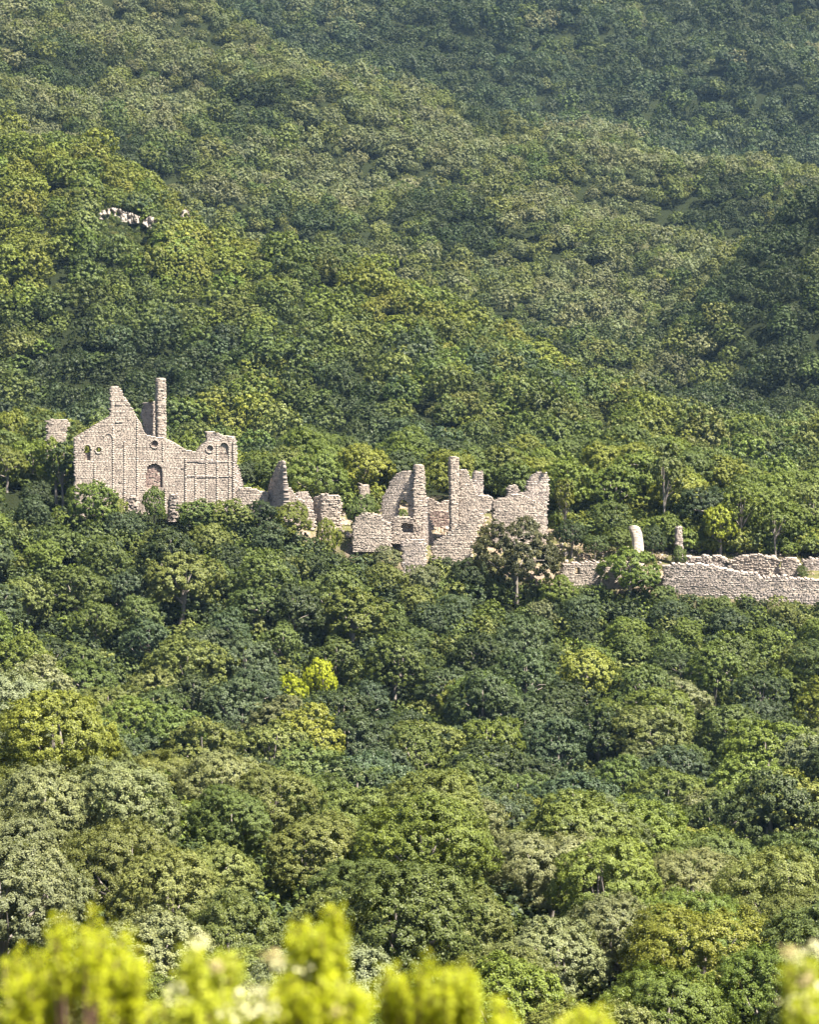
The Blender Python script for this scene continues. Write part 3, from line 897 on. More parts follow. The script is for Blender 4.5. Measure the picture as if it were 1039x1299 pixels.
for (u, vt, d, tone, pr, wid, nm, lab) in SPECIAL:
    if d < 310: d = seat(u, vt, 6.5, 262, 336)
    x, y, g, h = at_top(u, vt, 0, d)
    h = max(h, 1.0)
    if pr in BUSH and h > .95 * wid: pr = MID[(int(u)) % 7]
    s = wid / (2 * pr.rad)
    cat = 'tree' if nm.endswith('tree') or nm == 'sapling' else 'bush'
    plant(nm, pr, x, y, tone, s, lab, cat, zs=(h / pr.top) / s)
    placed.append((x, y, wid * .28))

def zone_of(u):
    return ('the church wall' if u < 315 else 'the triangular gable' if u < 445 else 'the tall pillars' if u < 600 else 'the dark spreading tree' if u < 735 else 'the arch pillar' if u < 860 else 'the long terrace wall')

def tone_pick(weights):
    r_ = rt.random() * sum(w for _, w in weights)
    for t, w in weights:
        r_ -= w
        if r_ <= 0: return t
    return weights[0][0]

def scatter(y0, y1, spacing, margin, fn, tries_jit=.34):
    row = 0
    y = y1
    while y > y0:
        half = (600 + margin) / F * y
        x = -half + (spacing * .5 if row % 2 else 0)
        while x < half:
            fn(x + rt.uniform(-tries_jit, tries_jit) * spacing, y + rt.uniform(-tries_jit, tries_jit) * spacing)
            x += spacing
        y -= spacing * .87
        row += 1

CAND = []
cnt = {'near': 0, 'slope': 0, 'belt': 0}
SHAPE = {0: 'broad', 1: 'round', 2: 'wide domed', 3: 'tall', 4: 'loose', 5: 'small', 6: 'bushy'}

def put_near(x, y):
    g = gz(x, y)
    i = rt.randrange(len(NEAR)); pr = NEAR[i]
    s = rt.uniform(.85, 1.22) * (1.0 if rt.random() > .15 else 1.12)
    u, v = to_px((x, y, g + pr.top * s))
    ub, vb = to_px((x, y, g + 2))
    if u < -70 or u > 1110 or v > 1330: return
    if canopy_top_blocked(x, y, g + pr.top * s): return
    if not ok_dist(x, y, 1.9): return
    k = patch(x * .8, y * .8)
    left = 1 - min(1, max(0, u / 1039))
    tone = tone_pick([('olive', 1.9 + k), ('grey', 1.3 - .4 * k), ('fresh', .55), ('yellow', .1 + .2 * left), ('mid', .15 + .5 * (1 - left)), ('blue', .1 * (1 - left))])  # pale tones favoured: the spur's sunlit look is put into the leaf colour
    cover = 'near spur below ' + zone_of(u)
    lab = f"{TONE_WORD[tone]} {SHAPE[i]} tree on the {cover}"
    CAND.append((pr, x, y, tone, s, lab, 'tree', f"{TONE_WORD[tone]} trees on the {cover}"))
    placed.append((x, y, 1.9)); cnt['near'] += 1

def put_slope(x, y):
    g = gz(x, y)
    u, v0 = to_px((x, y, g))
    i = rt.randrange(len(MID)); pr = MID[i]
    s = rt.uniform(.95, 1.42) * (1.15 if rt.random() < .15 else 1)
    if y > 322: s = min(s, .95) * .85
    if y < 262: s *= 1.15
    _, v = to_px((x, y, g + pr.top * s))
    if u < -50 or u > 1090: return
    # keep the ruins clear
    lim = np.interp(u, [0, 90, 150, 210, 300, 345, 400, 450, 500, 545, 610, 690, 720, 760, 840, 900, 950, 1039],
                    [600, 612, 640, 648, 630, 655, 676, 686, 690, 706, 705, 700, 738, 735, 735, 752, 762, 758])
    if v < lim:
        s *= max(0.35, 1 - (lim - v) / F * y / (pr.top * s))
        if s < .42: return
    if canopy_top_blocked(x, y, g + pr.top * s): return
    if not ok_dist(x, y, 1.5 * min(1, s)): return
    k = patch(x, y * 1.4)
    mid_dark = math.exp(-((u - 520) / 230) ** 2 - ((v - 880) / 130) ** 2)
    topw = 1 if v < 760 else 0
    tone = tone_pick([('mid', 1.3), ('dark', .9 + 1.2 * mid_dark + .25 * k), ('blue', .6 + 1.5 * mid_dark), ('olive', max(.05, .55 - .5 * mid_dark + .3 * topw + .3 * k)), ('fresh', max(.05, .55 - .35 * mid_dark)), ('yellow', .12 if mid_dark < .4 else .03), ('grey', .22)])  # dark tones favoured: the slope's shade is partly painted into the leaf colour
    hgt = 'foot of the slope' if v > 880 else 'middle of the slope' if v > 770 else 'upper slope'
    cover = f"{hgt} below {zone_of(u)}"
    lab = f"{TONE_WORD[tone]} {SHAPE[i]} tree on the {cover}"
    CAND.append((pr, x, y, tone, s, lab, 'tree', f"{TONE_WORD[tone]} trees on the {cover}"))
    placed.append((x, y, 1.5 * min(1, s))); cnt['slope'] += 1

def put_belt(x, y):
    g = gz(x, y)
    u, v0 = to_px((x, y, g))
    if u < -40 or u > 1080: return
    if y < 357 and not (u > 730 or 300 < u < 480): return
    pr = rt.choice(MID)
    lim = np.interp(u, [0, 60, 95, 145, 215, 262, 300, 330, 400, 450, 520, 580, 640, 690, 730, 790, 850, 890, 930, 990, 1039],
                    [512, 508, 525, 560, 560, 575, 572, 558, 528, 545, 530, 552, 532, 555, 545, 532, 522, 545, 572, 580, 592])
    if 93 < u < 300: lim = max(lim, 560)
    want = (v0 - (lim + rt.uniform(0, 26) + (8 if y < 372 else 0))) / F * y
    s = min(max(want / pr.top, .5), 1.3)
    if u > 700 and y < 358: s *= .7
    if s < .55: return
    if not ok_dist(x, y, 1.3): return
    right = u > 690
    tone = tone_pick([('dark', .6 if not right else .1), ('mid', .7), ('fresh', 1.4), ('yellow', .45 if not right else 1.3), ('olive', .2)])
    cover = f"behind {zone_of(u)}"
    lab = f"{TONE_WORD[tone]} tree in the belt {cover}"
    CAND.append((pr, x, y, tone, s, lab, 'tree', f"{TONE_WORD[tone]} trees in the belt {cover}"))
    placed.append((x, y, 1.3)); cnt['belt'] += 1

scatter(112, 178, 7.0, 40, put_near)
scatter(205, 341, 7.0, 0, put_slope)
scatter(351, 392, 6.0, 0, put_belt)
CAND.sort(key=lambda c: -(c[4] * c[0].top / c[2]) * (1 if c[2] < 342 else .9))
n_single = 300 - sum(1 for q in SPECIAL if q[6] == 'tree')
_dup = {}
for c in CAND[:n_single]: _dup.setdefault(c[5], []).append(c)
def _relabel(c):
    if len(_dup[c[5]]) < 2: return c
    sh = lambda q: SHAPE[(NEAR.index(q[0]) if q[0] in NEAR else MID.index(q[0]))]
    o = min((q for q in CAND[:n_single] if q is not c), key=lambda q: (q[1] - c[1]) ** 2 + (q[2] - c[2]) ** 2)
    u, _ = to_px((c[1], c[2], gz(c[1], c[2]) + 4))
    where = 'on near spur below' if c[2] < 185 else 'in belt behind' if c[2] > 342 else 'on slope foot below' if 'foot' in c[5] else 'on upper slope below' if 'upper' in c[5] else 'on middle slope below'
    return c[:5] + (f"{TONE_WORD[c[3]]} {sh(c)} tree near {TONE_WORD[o[3]].split()[0]} {sh(o).split()[0]} one {where} {zone_of(u).replace('the ', '')}",) + c[6:]
for (pr, x, y, tone, sc_, lab, cat_, grp) in [_relabel(c) for c in CAND[:n_single]]:
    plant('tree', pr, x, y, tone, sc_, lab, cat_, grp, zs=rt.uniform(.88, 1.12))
REST = CAND[n_single:]
print("TREES", cnt, len(REST))

# ------------------------------------------------------------------ far woods: one mass on each hill
far_col = bpy.data.collections.new("far_tree_shapes")
for i in range(6):
    V, Fq, tone, C, Rl = crown_arrays(500 + i, 3.5, 6.4 + (i % 3) * .5, .6, 12, 30, 9500, .26, lobe_r=(.32, .5))
    o = bpy.data.objects.new(f"far_tree_{i}", mesh_np("far_crown", V, Fq, {"tone": tone}, LEAF_FAR))
    far_col.objects.link(o)

def far_group():
    ng = bpy.data.node_groups.new("wood", 'GeometryNodeTree')
    ng.interface.new_socket("Geometry", in_out='INPUT', socket_type='NodeSocketGeometry')
    ng.interface.new_socket("Geometry", in_out='OUTPUT', socket_type='NodeSocketGeometry')
    gi = ng.nodes.new("NodeGroupInput"); go = ng.nodes.new("NodeGroupOutput")
    ci = ng.nodes.new("GeometryNodeCollectionInfo")
    ci.inputs[0].default_value = far_col
    ci.inputs["Separate Children"].default_value = True
    ci.inputs["Reset Children"].default_value = True
    ip = ng.nodes.new("GeometryNodeInstanceOnPoints")
    ip.inputs["Pick Instance"].default_value = True
    def attr(nm, typ):
        a = ng.nodes.new("GeometryNodeInputNamedAttribute")
        a.data_type = typ
        a.inputs[0].default_value = nm
        return a.outputs[0]
    ng.links.new(gi.outputs[0], ip.inputs["Points"])
    ng.links.new(ci.outputs[0], ip.inputs["Instance"])
    ng.links.new(attr("pick", 'INT'), ip.inputs["Instance Index"])
    ng.links.new(attr("rot", 'FLOAT_VECTOR'), ip.inputs["Rotation"])
    ng.links.new(attr("size", 'FLOAT_VECTOR'), ip.inputs["Scale"])
    ng.links.new(ip.outputs[0], go.inputs[0])
    return ng
NG = far_group()

def crag_d(u, v):
    ys = np.arange(460, 604, .5)
    xs = (u - CU) / F * ys
    z = ground_z(xs, ys) + .3
    _, vv = to_px(np.column_stack([xs, ys, z]))
    return float(ys[np.argmin(np.abs(vv - v))])
DC = crag_d(165, 288)
DB = crag_d(236, 279)

def far_wood(name, label, y0, y1, spacing, palette, size=(.8, 1.25), seed=1, keep=None, pscale=.5, bias=None):
    rng = np.random.RandomState(seed)
    pts = []
    y = y0; row = 0
    while y < y1:
        half = 640 / F * y
        xs = np.arange(-half, half, spacing) + (spacing / 2 if row % 2 else 0)
        ps = np.column_stack([xs + rng.uniform(-.38, .38, len(xs)) * spacing, y + rng.uniform(-.38, .38, len(xs)) * spacing])
        pts.append(ps)
        y += spacing * .87; row += 1
    p = np.concatenate(pts)
    n0 = len(p); ex = p[rng.rand(n0) < .75] + rng.uniform(.35, .65, (1, 2)) * spacing * np.array([1, .87]) + rng.normal(0, .3, (1, 2))
    p = np.concatenate([p, ex + rng.normal(0, .12 * spacing, ex.shape)]); small = np.arange(len(p)) >= n0
    if 'behind the church' in label:
        q = np.column_stack([rng.uniform(105, 250, 420), rng.uniform(DC - 20, DC + 4, 420)])
        p = np.concatenate([p, np.column_stack([(q[:, 0] - CU) / F * q[:, 1], q[:, 1]])]); small = np.concatenate([small, np.zeros(len(q), bool)])
    u = CU + F * p[:, 0] / p[:, 1]
    clear = ((u > 112) & (u < 208) & (p[:, 1] > DC - 20) & (p[:, 1] < DC + 3)) | ((u > 214) & (u < 244) & (p[:, 1] > DB - 26) & (p[:, 1] < DB + 3))
    low = clear
    if keep is not None:
        m = keep(u, p[:, 1]); p = p[m]; u = u[m]; low = low[m]; small = small[m]
    z = ground_z(p[:, 0], p[:, 1])
    n = len(p)
    pn = sum(np.sin((np.cos(a) * p[:, 0] + np.sin(a) * p[:, 1]) * f * pscale + ph) for a, f, ph in _TW) / 2.4
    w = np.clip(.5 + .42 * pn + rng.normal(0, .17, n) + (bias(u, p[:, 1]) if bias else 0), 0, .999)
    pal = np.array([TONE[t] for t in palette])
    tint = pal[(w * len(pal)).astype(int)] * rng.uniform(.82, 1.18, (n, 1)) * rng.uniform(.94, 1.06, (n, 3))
    sc = rng.uniform(*size, n) * np.where(rng.rand(n) < .1, 1.25, 1) * np.where(low, .27, 1) * np.where(small & ~low, .62, 1)
    me = bpy.data.meshes.new(name)
    me.vertices.add(n)
    me.vertices.foreach_set("co", np.column_stack([p, z]).astype(np.float32).ravel())
    a = me.attributes.new("pick", 'INT', 'POINT'); a.data.foreach_set("value", rng.randint(0, 6, n).astype(np.int32))
    a = me.attributes.new("rot", 'FLOAT_VECTOR', 'POINT'); a.data.foreach_set("vector", np.column_stack([np.zeros((n, 2)), rng.uniform(0, 6.28, n)]).astype(np.float32).ravel())
    a = me.attributes.new("size", 'FLOAT_VECTOR', 'POINT'); a.data.foreach_set("vector", (sc[:, None] * np.column_stack([np.ones((n, 2)), rng.uniform(.85, 1.15, n)])).astype(np.float32).ravel())
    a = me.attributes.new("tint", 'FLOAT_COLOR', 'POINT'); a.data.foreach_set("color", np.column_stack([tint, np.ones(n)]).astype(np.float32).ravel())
    o = link(name, me)
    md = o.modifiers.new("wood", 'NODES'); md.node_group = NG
    o["kind"] = "stuff"
    tag(o, label, "forest")
    print("WOOD", name, n)
    return o

def rest_wood():
    col = bpy.data.collections.new("belt_tree_shapes")
    idx = {}
    for i, pr in enumerate(MID + SLENDER):
        me = pr.crown.copy(); me.materials.clear(); me.materials.append(LEAF_FAR)
        o = bpy.data.objects.new(f"belt_tree_{i}", me); col.objects.link(o); idx[id(pr)] = i
    ng = NG.copy(); ng.nodes["Collection Info"].inputs[0].default_value = col
    L = [c for c in REST if id(c[0]) in idx]
    n = len(L); rng = np.random.RandomState(6)
    p = np.array([(c[1], c[2]) for c in L]); z = ground_z(p[:, 0], p[:, 1])
    tint = np.array([TONE[c[3]] for c in L]) * rng.uniform(.86, 1.14, (n, 1)); sc = np.array([c[4] for c in L])
    me = bpy.data.meshes.new("forest")
    me.vertices.add(n); me.vertices.foreach_set("co", np.column_stack([p, z]).astype(np.float32).ravel())
    a = me.attributes.new("pick", 'INT', 'POINT'); a.data.foreach_set("value", np.array([idx[id(c[0])] for c in L], np.int32))
    a = me.attributes.new("rot", 'FLOAT_VECTOR', 'POINT'); a.data.foreach_set("vector", np.column_stack([np.zeros((n, 2)), rng.uniform(0, 6.28, n)]).astype(np.float32).ravel())
    a = me.attributes.new("size", 'FLOAT_VECTOR', 'POINT'); a.data.foreach_set("vector", np.repeat(sc, 3).astype(np.float32))
    a = me.attributes.new("tint", 'FLOAT_COLOR', 'POINT'); a.data.foreach_set("color", np.column_stack([tint, np.ones(n)]).astype(np.float32).ravel())
    o = link("forest", me); md = o.modifiers.new("wood", 'NODES'); md.node_group = ng
    o["kind"] = "stuff"
    tag(o, "remaining smaller trees packed between the larger ones around the ruins", "forest")
if REST: rest_wood()
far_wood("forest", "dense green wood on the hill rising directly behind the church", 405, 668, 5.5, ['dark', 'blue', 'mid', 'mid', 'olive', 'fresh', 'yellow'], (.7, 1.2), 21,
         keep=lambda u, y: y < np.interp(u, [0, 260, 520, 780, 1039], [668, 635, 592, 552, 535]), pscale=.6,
         bias=lambda u, y: np.where((u < 470) & (y < 515), -.42, 0) + np.clip((y - 530) / 100, 0, .3) + np.where(u > 690, .16, 0))  # darker species at the foot; crest tints lightened to paint in slope light
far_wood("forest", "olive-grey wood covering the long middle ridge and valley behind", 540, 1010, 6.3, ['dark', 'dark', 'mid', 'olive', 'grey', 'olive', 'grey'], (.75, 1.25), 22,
         keep=lambda u, y: y >= np.interp(u, [0, 260, 520, 780, 1039], [668, 635, 592, 552, 535]), pscale=.45, bias=lambda u, y: np.where((u > 770) & (y < 708), -.22, np.clip((y - np.interp(u, [0, 520, 780, 1039], [700, 650, 620, 720])) / 250 * .62 - .2, -.22, .4)))  # slope shading painted into tints: shaded flank and feet darker, crest lighter
far_wood("forest", "bluish dark wood on the high mountainside beyond the long ridge", 1010, 1420, 8.0, ['dark', 'dark', 'dark', 'blue', 'mid', 'blue', 'grey'], (1.05, 1.75), 23, pscale=.3)  # dark bluish palette paints the mountainside's shadow and haze into the leaves

und_col = bpy.data.collections.new("undergrowth_shapes")
for i in range(4):
    V, Fq, tone, C, Rl = crown_arrays(600 + i, 1.9, 2.6 + .4 * (i % 2), .0, 10, 26, 4000, .19, lobe_r=(.32, .5))
    o = bpy.data.objects.new(f"undergrowth_{i}", mesh_np("undergrowth", V, Fq, {"tone": tone}, LEAF_FAR))
    und_col.objects.link(o)
def undergrowth():
    global NG
    old = NG
    ng = NG.copy(); ng.nodes["Collection Info"].inputs[0].default_value = und_col
    rng = np.random.RandomState(31)
    n = 5200
    y = np.sqrt(rng.uniform(100**2, 341**2, n)); x = rng.uniform(-.175, .175, n) * y
    y2 = 353.5 + 46 * rng.rand(1300) ** 1.6; x2 = rng.uniform(-.16, .16, 1300) * y2
    y3 = rng.uniform(338, 342.2, 150); x3 = (rng.uniform(690, 1080, 150) - CU) / F * y3
    nf = len(x) + len(x2)
    x = np.concatenate([x, x2, x3]); y = np.concatenate([y, y2, y3])
    z = ground_z(x, y); n = len(x); foot = np.arange(n) >= nf
    uu, vv = to_px(np.column_stack([x, y, z + 2.6]))
    lim = np.interp(uu, [0, 90, 150, 210, 300, 345, 400, 450, 500, 545, 610, 690, 720, 760, 840, 900, 950, 1039],
                    [600, 612, 640, 648, 640, 656, 668, 676, 684, 694, 690, 700, 732, 738, 738, 752, 762, 758])
    k = (vv > lim) | foot | ((y > 350) & ~((uu > 480) & (uu < 700) & (y < 366)))
    x, y, z = x[k], y[k], z[k]; n = len(x); foot = foot[k]
    pal = np.array([TONE[t] for t in ('dark', 'mid', 'olive', 'mid', 'blue', 'fresh')])
    tint = np.where((y > 350)[:, None], np.array([TONE['fresh'], TONE['yellow'], TONE['mid']])[rng.randint(0, 3, n)], pal[rng.randint(0, 6, n)]) * rng.uniform(.8, 1.2, (n, 1))
    sc = rng.uniform(.6, 1.25, n) * np.where(foot, .68, 1)
    me = bpy.data.meshes.new("undergrowth")
    me.vertices.add(n); me.vertices.foreach_set("co", np.column_stack([x, y, z - .1]).astype(np.float32).ravel())
    a = me.attributes.new("pick", 'INT', 'POINT'); a.data.foreach_set("value", rng.randint(0, 4, n).astype(np.int32))
    a = me.attributes.new("rot", 'FLOAT_VECTOR', 'POINT'); a.data.foreach_set("vector", np.column_stack([np.zeros((n, 2)), rng.uniform(0, 6.28, n)]).astype(np.float32).ravel())
    a = me.attributes.new("size", 'FLOAT_VECTOR', 'POINT'); a.data.foreach_set("vector", np.repeat(sc, 3).astype(np.float32))
    a = me.attributes.new("tint", 'FLOAT_COLOR', 'POINT'); a.data.foreach_set("color", np.column_stack([tint, np.ones(n)]).astype(np.float32).ravel())
    o = link("undergrowth", me)
    md = o.modifiers.new("undergrowth", 'NODES'); md.node_group = ng
    o["kind"] = "stuff"
    tag(o, "low leafy undergrowth filling the gaps between the trees on the slopes", "undergrowth")
undergrowth()

# ------------------------------------------------------------------ pale crags on the hill behind
def crag(name, label, pts, d, depth, seed, group=None):
    """a crag: one broken limestone face with ledges, closed to the back by its own depth"""
    from mathutils import noise as mn
    polys = [[(p[0], -p[1]) for p in pts]]
    u0, u1 = min(p[0] for p in pts), max(p[0] for p in pts)
    v0, v1 = min(p[1] for p in pts), max(p[1] for p in pts)
    st = 1.1
    V, Fq, T, idx, cells = [], [], [], {}, []
    nu, nv = int((u1 - u0) / st) + 2, int((v1 - v0) / st) + 2
    for j in range(nv):
        iv = scan(polys, -(v0 + (j + .5) * st))
        for i in range(nu):
            c = u0 + (i + .5) * st
            if any(a_ <= c + 1.5 * mn.noise((i * .5, j * .5, seed)) <= b_ for a_, b_ in iv): cells.append((i, j))
    def vert(i, j, back):
        k = (i, j, back)
        if k not in idx:
            q = Vector((i * .55, j * .35, seed * 3.1))
            dd = d - (j * st) * .12 + 2.2 * mn.noise(q * .6) + 1.5 * abs(mn.noise(q * 1.7)) + (depth + 2.5 if back else 0)
            w = P(u0 + (i + .9 * mn.noise(q * 1.3)) * st, v0 + (j + .9 * mn.noise(q * 1.3 + Vector((9, 0, 0)))) * st, dd)
            idx[k] = len(V); V.append(tuple(w)); T.append(.6 + .5 * mn.noise(q * 1.1))
        return idx[k]
    cs = set(cells)
    for i, j in cells:
        f = [vert(i, j, 0), vert(i, j + 1, 0), vert(i + 1, j + 1, 0), vert(i + 1, j, 0)]
        Fq.append(f); Fq.append([vert(i + 1, j, 1), vert(i + 1, j + 1, 1), vert(i, j + 1, 1), vert(i, j, 1)])
        for (di, dj, e0, e1) in ((-1, 0, (i, j), (i, j + 1)), (1, 0, (i + 1, j + 1), (i + 1, j)), (0, -1, (i + 1, j), (i, j)), (0, 1, (i, j + 1), (i + 1, j + 1))):
            if (i + di, j + dj) not in cs:
                Fq.append([vert(*e1, 0), vert(*e0, 0), vert(*e0, 1), vert(*e1, 1)])
    o = link(name, mesh_np("rock_outcrop", V, Fq, {"tone": T}, ROCK))
    tag(o, label, "rock", group)
dc = DC
crag("rock_outcrop", "long broken band of white crag on the wooded hill above the church", [(120, 279), (123, 272), (130, 267), (140, 264), (152, 265), (158, 269), (168, 271), (176, 275), (176, 284), (160, 283), (145, 281), (130, 279)], dc, 3.0, 1)
crag("rock_outcrop", "small white rock at the lower end of the crag band", [(181, 287), (182, 280), (190, 275), (197, 277), (203, 286), (200, 292), (190, 291)], dc - 1, 3.0, 2)
crag("rock_outcrop", "single pale boulder higher up beside the crag band", [(229, 276), (231, 268), (236, 265), (240, 268), (240, 277)], DB - 5, 2.5, 3)
crag("rock_outcrop", "thin pale pointed rock between boulder and crag band", [(218, 290), (220, 281), (222, 279), (224, 285), (224, 290)], DB - 6, 2.0, 4)

# ------------------------------------------------------------------ shrubs close to the camera, out of focus
def shrub(name, label, d, tips, width_px, seed, tint=(.32, .345, .014), flowers=(), seeds=()):
    """a shrub whose shoot tips end at the given photo positions"""
    rng = np.random.RandomState(seed); rr = random.Random(seed)
    cu = sum(t[0] for t in tips) / len(tips)
    x0 = P(cu, 1290, d)[0]; g = gz(x0, d)
    e = empty_at(name, x0, d, g)
    SV, SF, LV, LT = [], [], [], []
    m = d / F
    for (u, v, w) in tips:
        dd = d + rr.uniform(-.25, .25)
        tip = P(u, v, dd)
        base = np.array([x0 + rr.uniform(-.06, .06), d + rr.uniform(-.05, .05), g - .05])
        # plume of leafy shoots under the tip
        rad = w * .5 * m
        nsh = 9
        for k in range(nsh):
            a = rr.uniform(0, 6.28); q = math.sqrt(rr.random()) * rad
            drop = (q / rad) ** 2 * rad * .9 + rr.uniform(0, .9) * rad
            end = tip + np.array([math.cos(a) * q, math.sin(a) * q, -drop])
            root = base + (tip - base) * .55
            mid = root * .22 + end * .78 + np.array([rr.uniform(-.01, .01), rr.uniform(-.01, .01), -.02])
            b2 = base * .35 + root * .65 + np.array([rr.uniform(-.02, .02), rr.uniform(-.02, .02), 0])
            tube(SV, SF, [tuple(base), tuple(b2), tuple(mid), tuple(end)], [.008, .006, .004, .0015], 4)
            ln = np.linalg.norm(end - mid)
            nl = 120
            t = rng.rand(nl) ** .8
            pos = mid + (end - mid) * (1.02 - t[:, None] * 1.25) + rng.normal(0, .007, (nl, 3)) + unit(rng, nl) * (.008 + .012 * rng.rand(nl, 1))
            nr = unit(rng, nl) * .7 + np.array([.15, -.1, .7]); nr /= np.linalg.norm(nr, axis=1)[:, None]
            tv = np.cross(nr, unit(rng, nl)); tv /= np.linalg.norm(tv, axis=1)[:, None]
            bv = np.cross(nr, tv)
            L = rng.uniform(.012, .024, (nl, 1)); B = L * .38
            LV.append(np.stack([pos - tv * L * .5, pos - bv * B * .5, pos + tv * L * .5, pos + bv * B * .5], 1).reshape(-1, 3))
            LT.append(np.repeat(np.clip(rng.normal(.5, .2, nl), 0, 1), 4))
    LV = np.concatenate(LV); LT = np.concatenate(LT)
    tag(e, label, "shrub")
    st = link("stems", mesh_np("stems", SV, SF, None, BARK_SHRUB, True)); set_parent_keep(st, e)
    lf = link("foliage", mesh_np("foliage", LV, np.arange(len(LV)).reshape(-1, 4), {"tone": LT}, LEAF_SHRUB)); set_parent_keep(lf, e)
    lf.color = (*tint, 1)
    for (lst, nm, mt) in ((flowers, "flower_head", PETAL), (seeds, "seed_head", PETAL_PINK)):
        for (u, v, w) in lst:
            c = P(u, v, d - .15); rad = w * .62 * m; nl = 30
            pos = c + unit(rng, nl) * rad * rng.uniform(.4, 1, (nl, 1)) * np.array([1, 1, .8])
            nr = unit(rng, nl) * .8 + np.array([.2, -.5, .5]); nr /= np.linalg.norm(nr, axis=1)[:, None]
            tv = np.cross(nr, unit(rng, nl)); tv /= np.linalg.norm(tv, axis=1)[:, None]; bv = np.cross(nr, tv)
            L = rng.uniform(.008, .017, (nl, 1)) * (d / 6)
            V = np.stack([pos - tv * L * .5, pos - bv * L * .4, pos + tv * L * .5, pos + bv * L * .4], 1).reshape(-1, 3)
            o = link(nm, mesh_np(nm, V, np.arange(len(V)).reshape(-1, 4), None, mt)); set_parent_keep(o, e)
            o["kind"] = "stuff"
    return e

shrub("shrub", "large blurred yellow-green shrub with brown stems, bulkiest of the shrubs", 6.4,
      [(15, 1195, 70), (55, 1200, 60), (82, 1158, 60), (108, 1150, 70), (140, 1165, 70), (165, 1200, 60), (40, 1240, 90), (110, 1220, 120), (170, 1250, 60), (10, 1265, 80), (75, 1290, 90), (150, 1285, 90)], 200, 1)
shrub("shrub", "blurred yellow-green shrub with creamy flower heads between two leafier shrubs", 6.2,
      [(262, 1182, 60), (285, 1195, 45), (245, 1200, 40), (270, 1235, 80), (225, 1250, 50), (310, 1265, 70), (260, 1280, 90), (335, 1250, 50)], 140, 2, (.31, .34, .025),
      flowers=[(250, 1195, 26), (222, 1262, 36), (320, 1258, 50), (300, 1285, 40), (338, 1280, 30)], seeds=[(275, 1225, 16)])
shrub("shrub", "blurred upright shrub with tallest tufted shoot and pale pinkish seed heads", 6.3,
      [(395, 1152, 50), (425, 1150, 30), (380, 1170, 30), (400, 1195, 50), (375, 1225, 60), (430, 1225, 60), (455, 1235, 40), (400, 1260, 90), (450, 1275, 60), (355, 1235, 40)], 120, 3,
      flowers=[(387, 1226, 26), (352, 1220, 22)], seeds=[(345, 1213, 26), (380, 1260, 30), (420, 1285, 24)])
shrub("shrub", "blurred yellow-green shrub with broad twin-tufted top, no flowers", 6.5,
      [(500, 1218, 45), (545, 1208, 60), (575, 1208, 45), (520, 1245, 70), (565, 1250, 70), (590, 1240, 30), (540, 1285, 100)], 120, 4)
shrub("shrub", "single small blurred tuft of yellow-green leaves beside the twin-tufted shrub", 6.6, [(630, 1255, 46), (620, 1285, 50), (642, 1280, 40)], 50, 5)
shrub("shrub", "low blurred yellow-green tuft standing apart from the other shrubs", 6.6, [(725, 1272, 46), (748, 1262, 50), (765, 1280, 40), (735, 1295, 60)], 70, 6)
shrub("shrub", "blurred shrub with pinkish white blossoms at the opposite end from the large shrub", 6.2,
      [(1015, 1205, 40), (1038, 1215, 50), (1025, 1250, 60), (1050, 1250, 60), (1020, 1285, 60)], 80, 7, (.31, .34, .025),
      flowers=[(1014, 1213, 30), (1034, 1204, 30), (1010, 1272, 40), (1036, 1268, 40)], seeds=[(1000, 1206, 20), (1020, 1240, 24)])

for (u, v, d, w, h, lab) in ((191, 511, 350.4, .9, .55, 'yellow-green tuft growing on top of the tower wall beside the tall pillar'), (274, 549, 353.4, .6, .35, 'small green tuft on the broken rear wall of the church'),
                             (288, 555.5, 350, .5, .3, 'tiny green tuft on the church wall top above the blind arched window'), (690, 600, 350, .8, .5, 'green tuft on the peak of the high grey wall block'), (471, 651, 342.5, .7, .4, 'green tuft on the rounded low wall top')):
    p = P(u, v, d)
    plant('wall_plant', BUSH[0], p[0], d, 'yellow', w / 3, lab, 'plant', zs=(h / 2.2) / (w / 3), z=p[2] - .1)

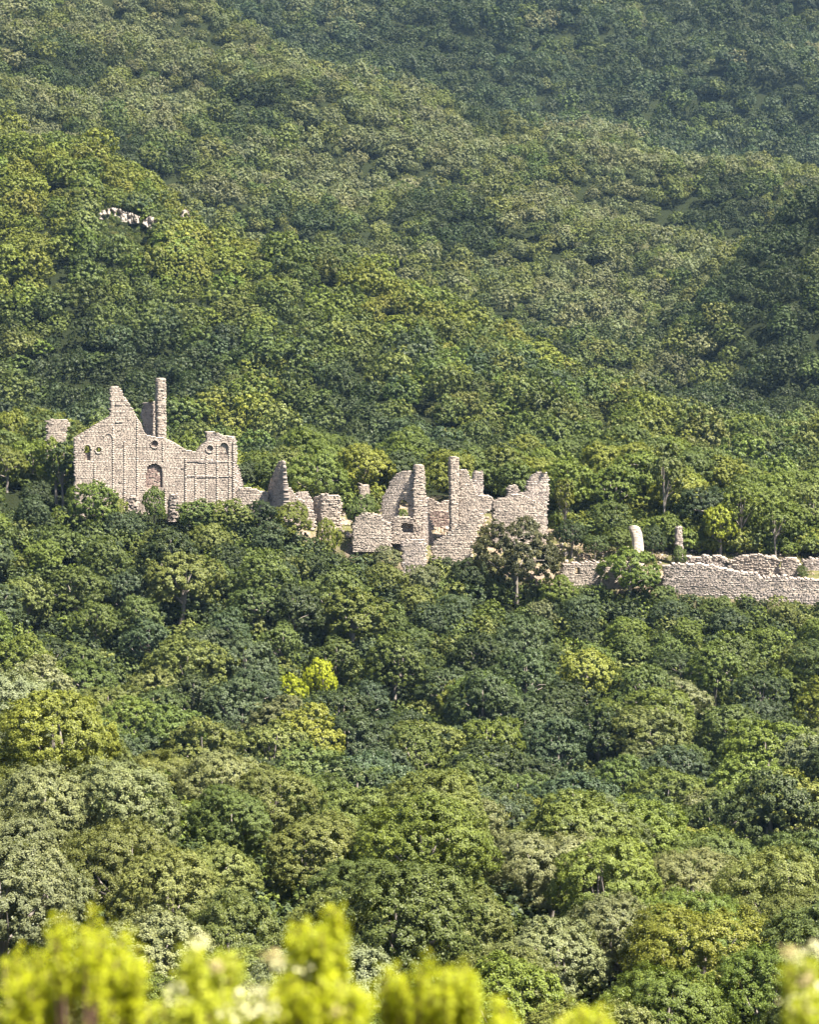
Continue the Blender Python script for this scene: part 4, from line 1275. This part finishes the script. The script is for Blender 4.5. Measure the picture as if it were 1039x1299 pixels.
# dry grass on the ledges by the ruins
def ledge_grass():
    rng = np.random.RandomState(9)
    n = 9000
    u = np.concatenate([rng.uniform(690, 860, n // 2), rng.uniform(480, 700, n // 4), rng.uniform(860, 1045, n // 4)]); y = rng.uniform(344.5, 354, len(u))
    x = (u - CU) / F * y
    k = ~((u < 700) & (y < 347)) & ~((u > 860) & (y < 347.5))
    x, y = x[k], y[k]
    cl = np.sin(x * 1.3) + np.sin(y * 1.9 + x) > -.4
    x, y = x[cl], y[cl]
    z = ground_z(x, y); n = len(x)
    h = rng.uniform(.25, .75, n); a = rng.uniform(0, 6.28, n); w = rng.uniform(.03, .07, n)
    dx, dy = np.cos(a) * w, np.sin(a) * w
    lx, ly = rng.normal(0, .18, n) * h, rng.normal(0, .18, n) * h
    V = np.stack([np.column_stack([x - dx, y - dy, z - .05]), np.column_stack([x + dx, y + dy, z - .05]), np.column_stack([x + lx, y + ly, z + h])], 1).reshape(-1, 3)
    me = mesh_np("grass", V, np.arange(len(V)).reshape(-1, 3), {"tone": np.repeat(rng.rand(n), 3)}, LEAF)
    o = link("grass", me); o.color = (.13, .125, .05, 1)
    o["kind"] = "stuff"
    tag(o, "dry yellowish grass on the ledges between the ruined walls", "grass")
ledge_grass()

# ------------------------------------------------------------------ the air
def haze():
    s = 3300.0; z0, z1 = -95.0, 235.0
    V = [(-s, -s, z0), (s, -s, z0), (s, s, z0), (-s, s, z0), (-s, -s, z1), (s, -s, z1), (s, s, z1), (-s, s, z1)]
    me = mesh_np("haze", V, [[3, 2, 1, 0], [4, 5, 6, 7], [0, 1, 5, 4], [1, 2, 6, 5], [2, 3, 7, 6], [3, 0, 4, 7]])
    m, nt, out = new_mat("haze_air")
    pv = N(nt, "ShaderNodeVolumePrincipled")
    pv.inputs["Color"].default_value = (.42, .68, 1.0, 1)
    pv.inputs["Density"].default_value = HAZE
    nt.links.new(pv.outputs[0], out.inputs["Volume"])
    me.materials.append(m)
    o = link("haze", me)
    o["kind"] = "stuff"
    tag(o, "thin bluish summer haze filling the valley air", "haze")
HAZE = 0.000034
haze()
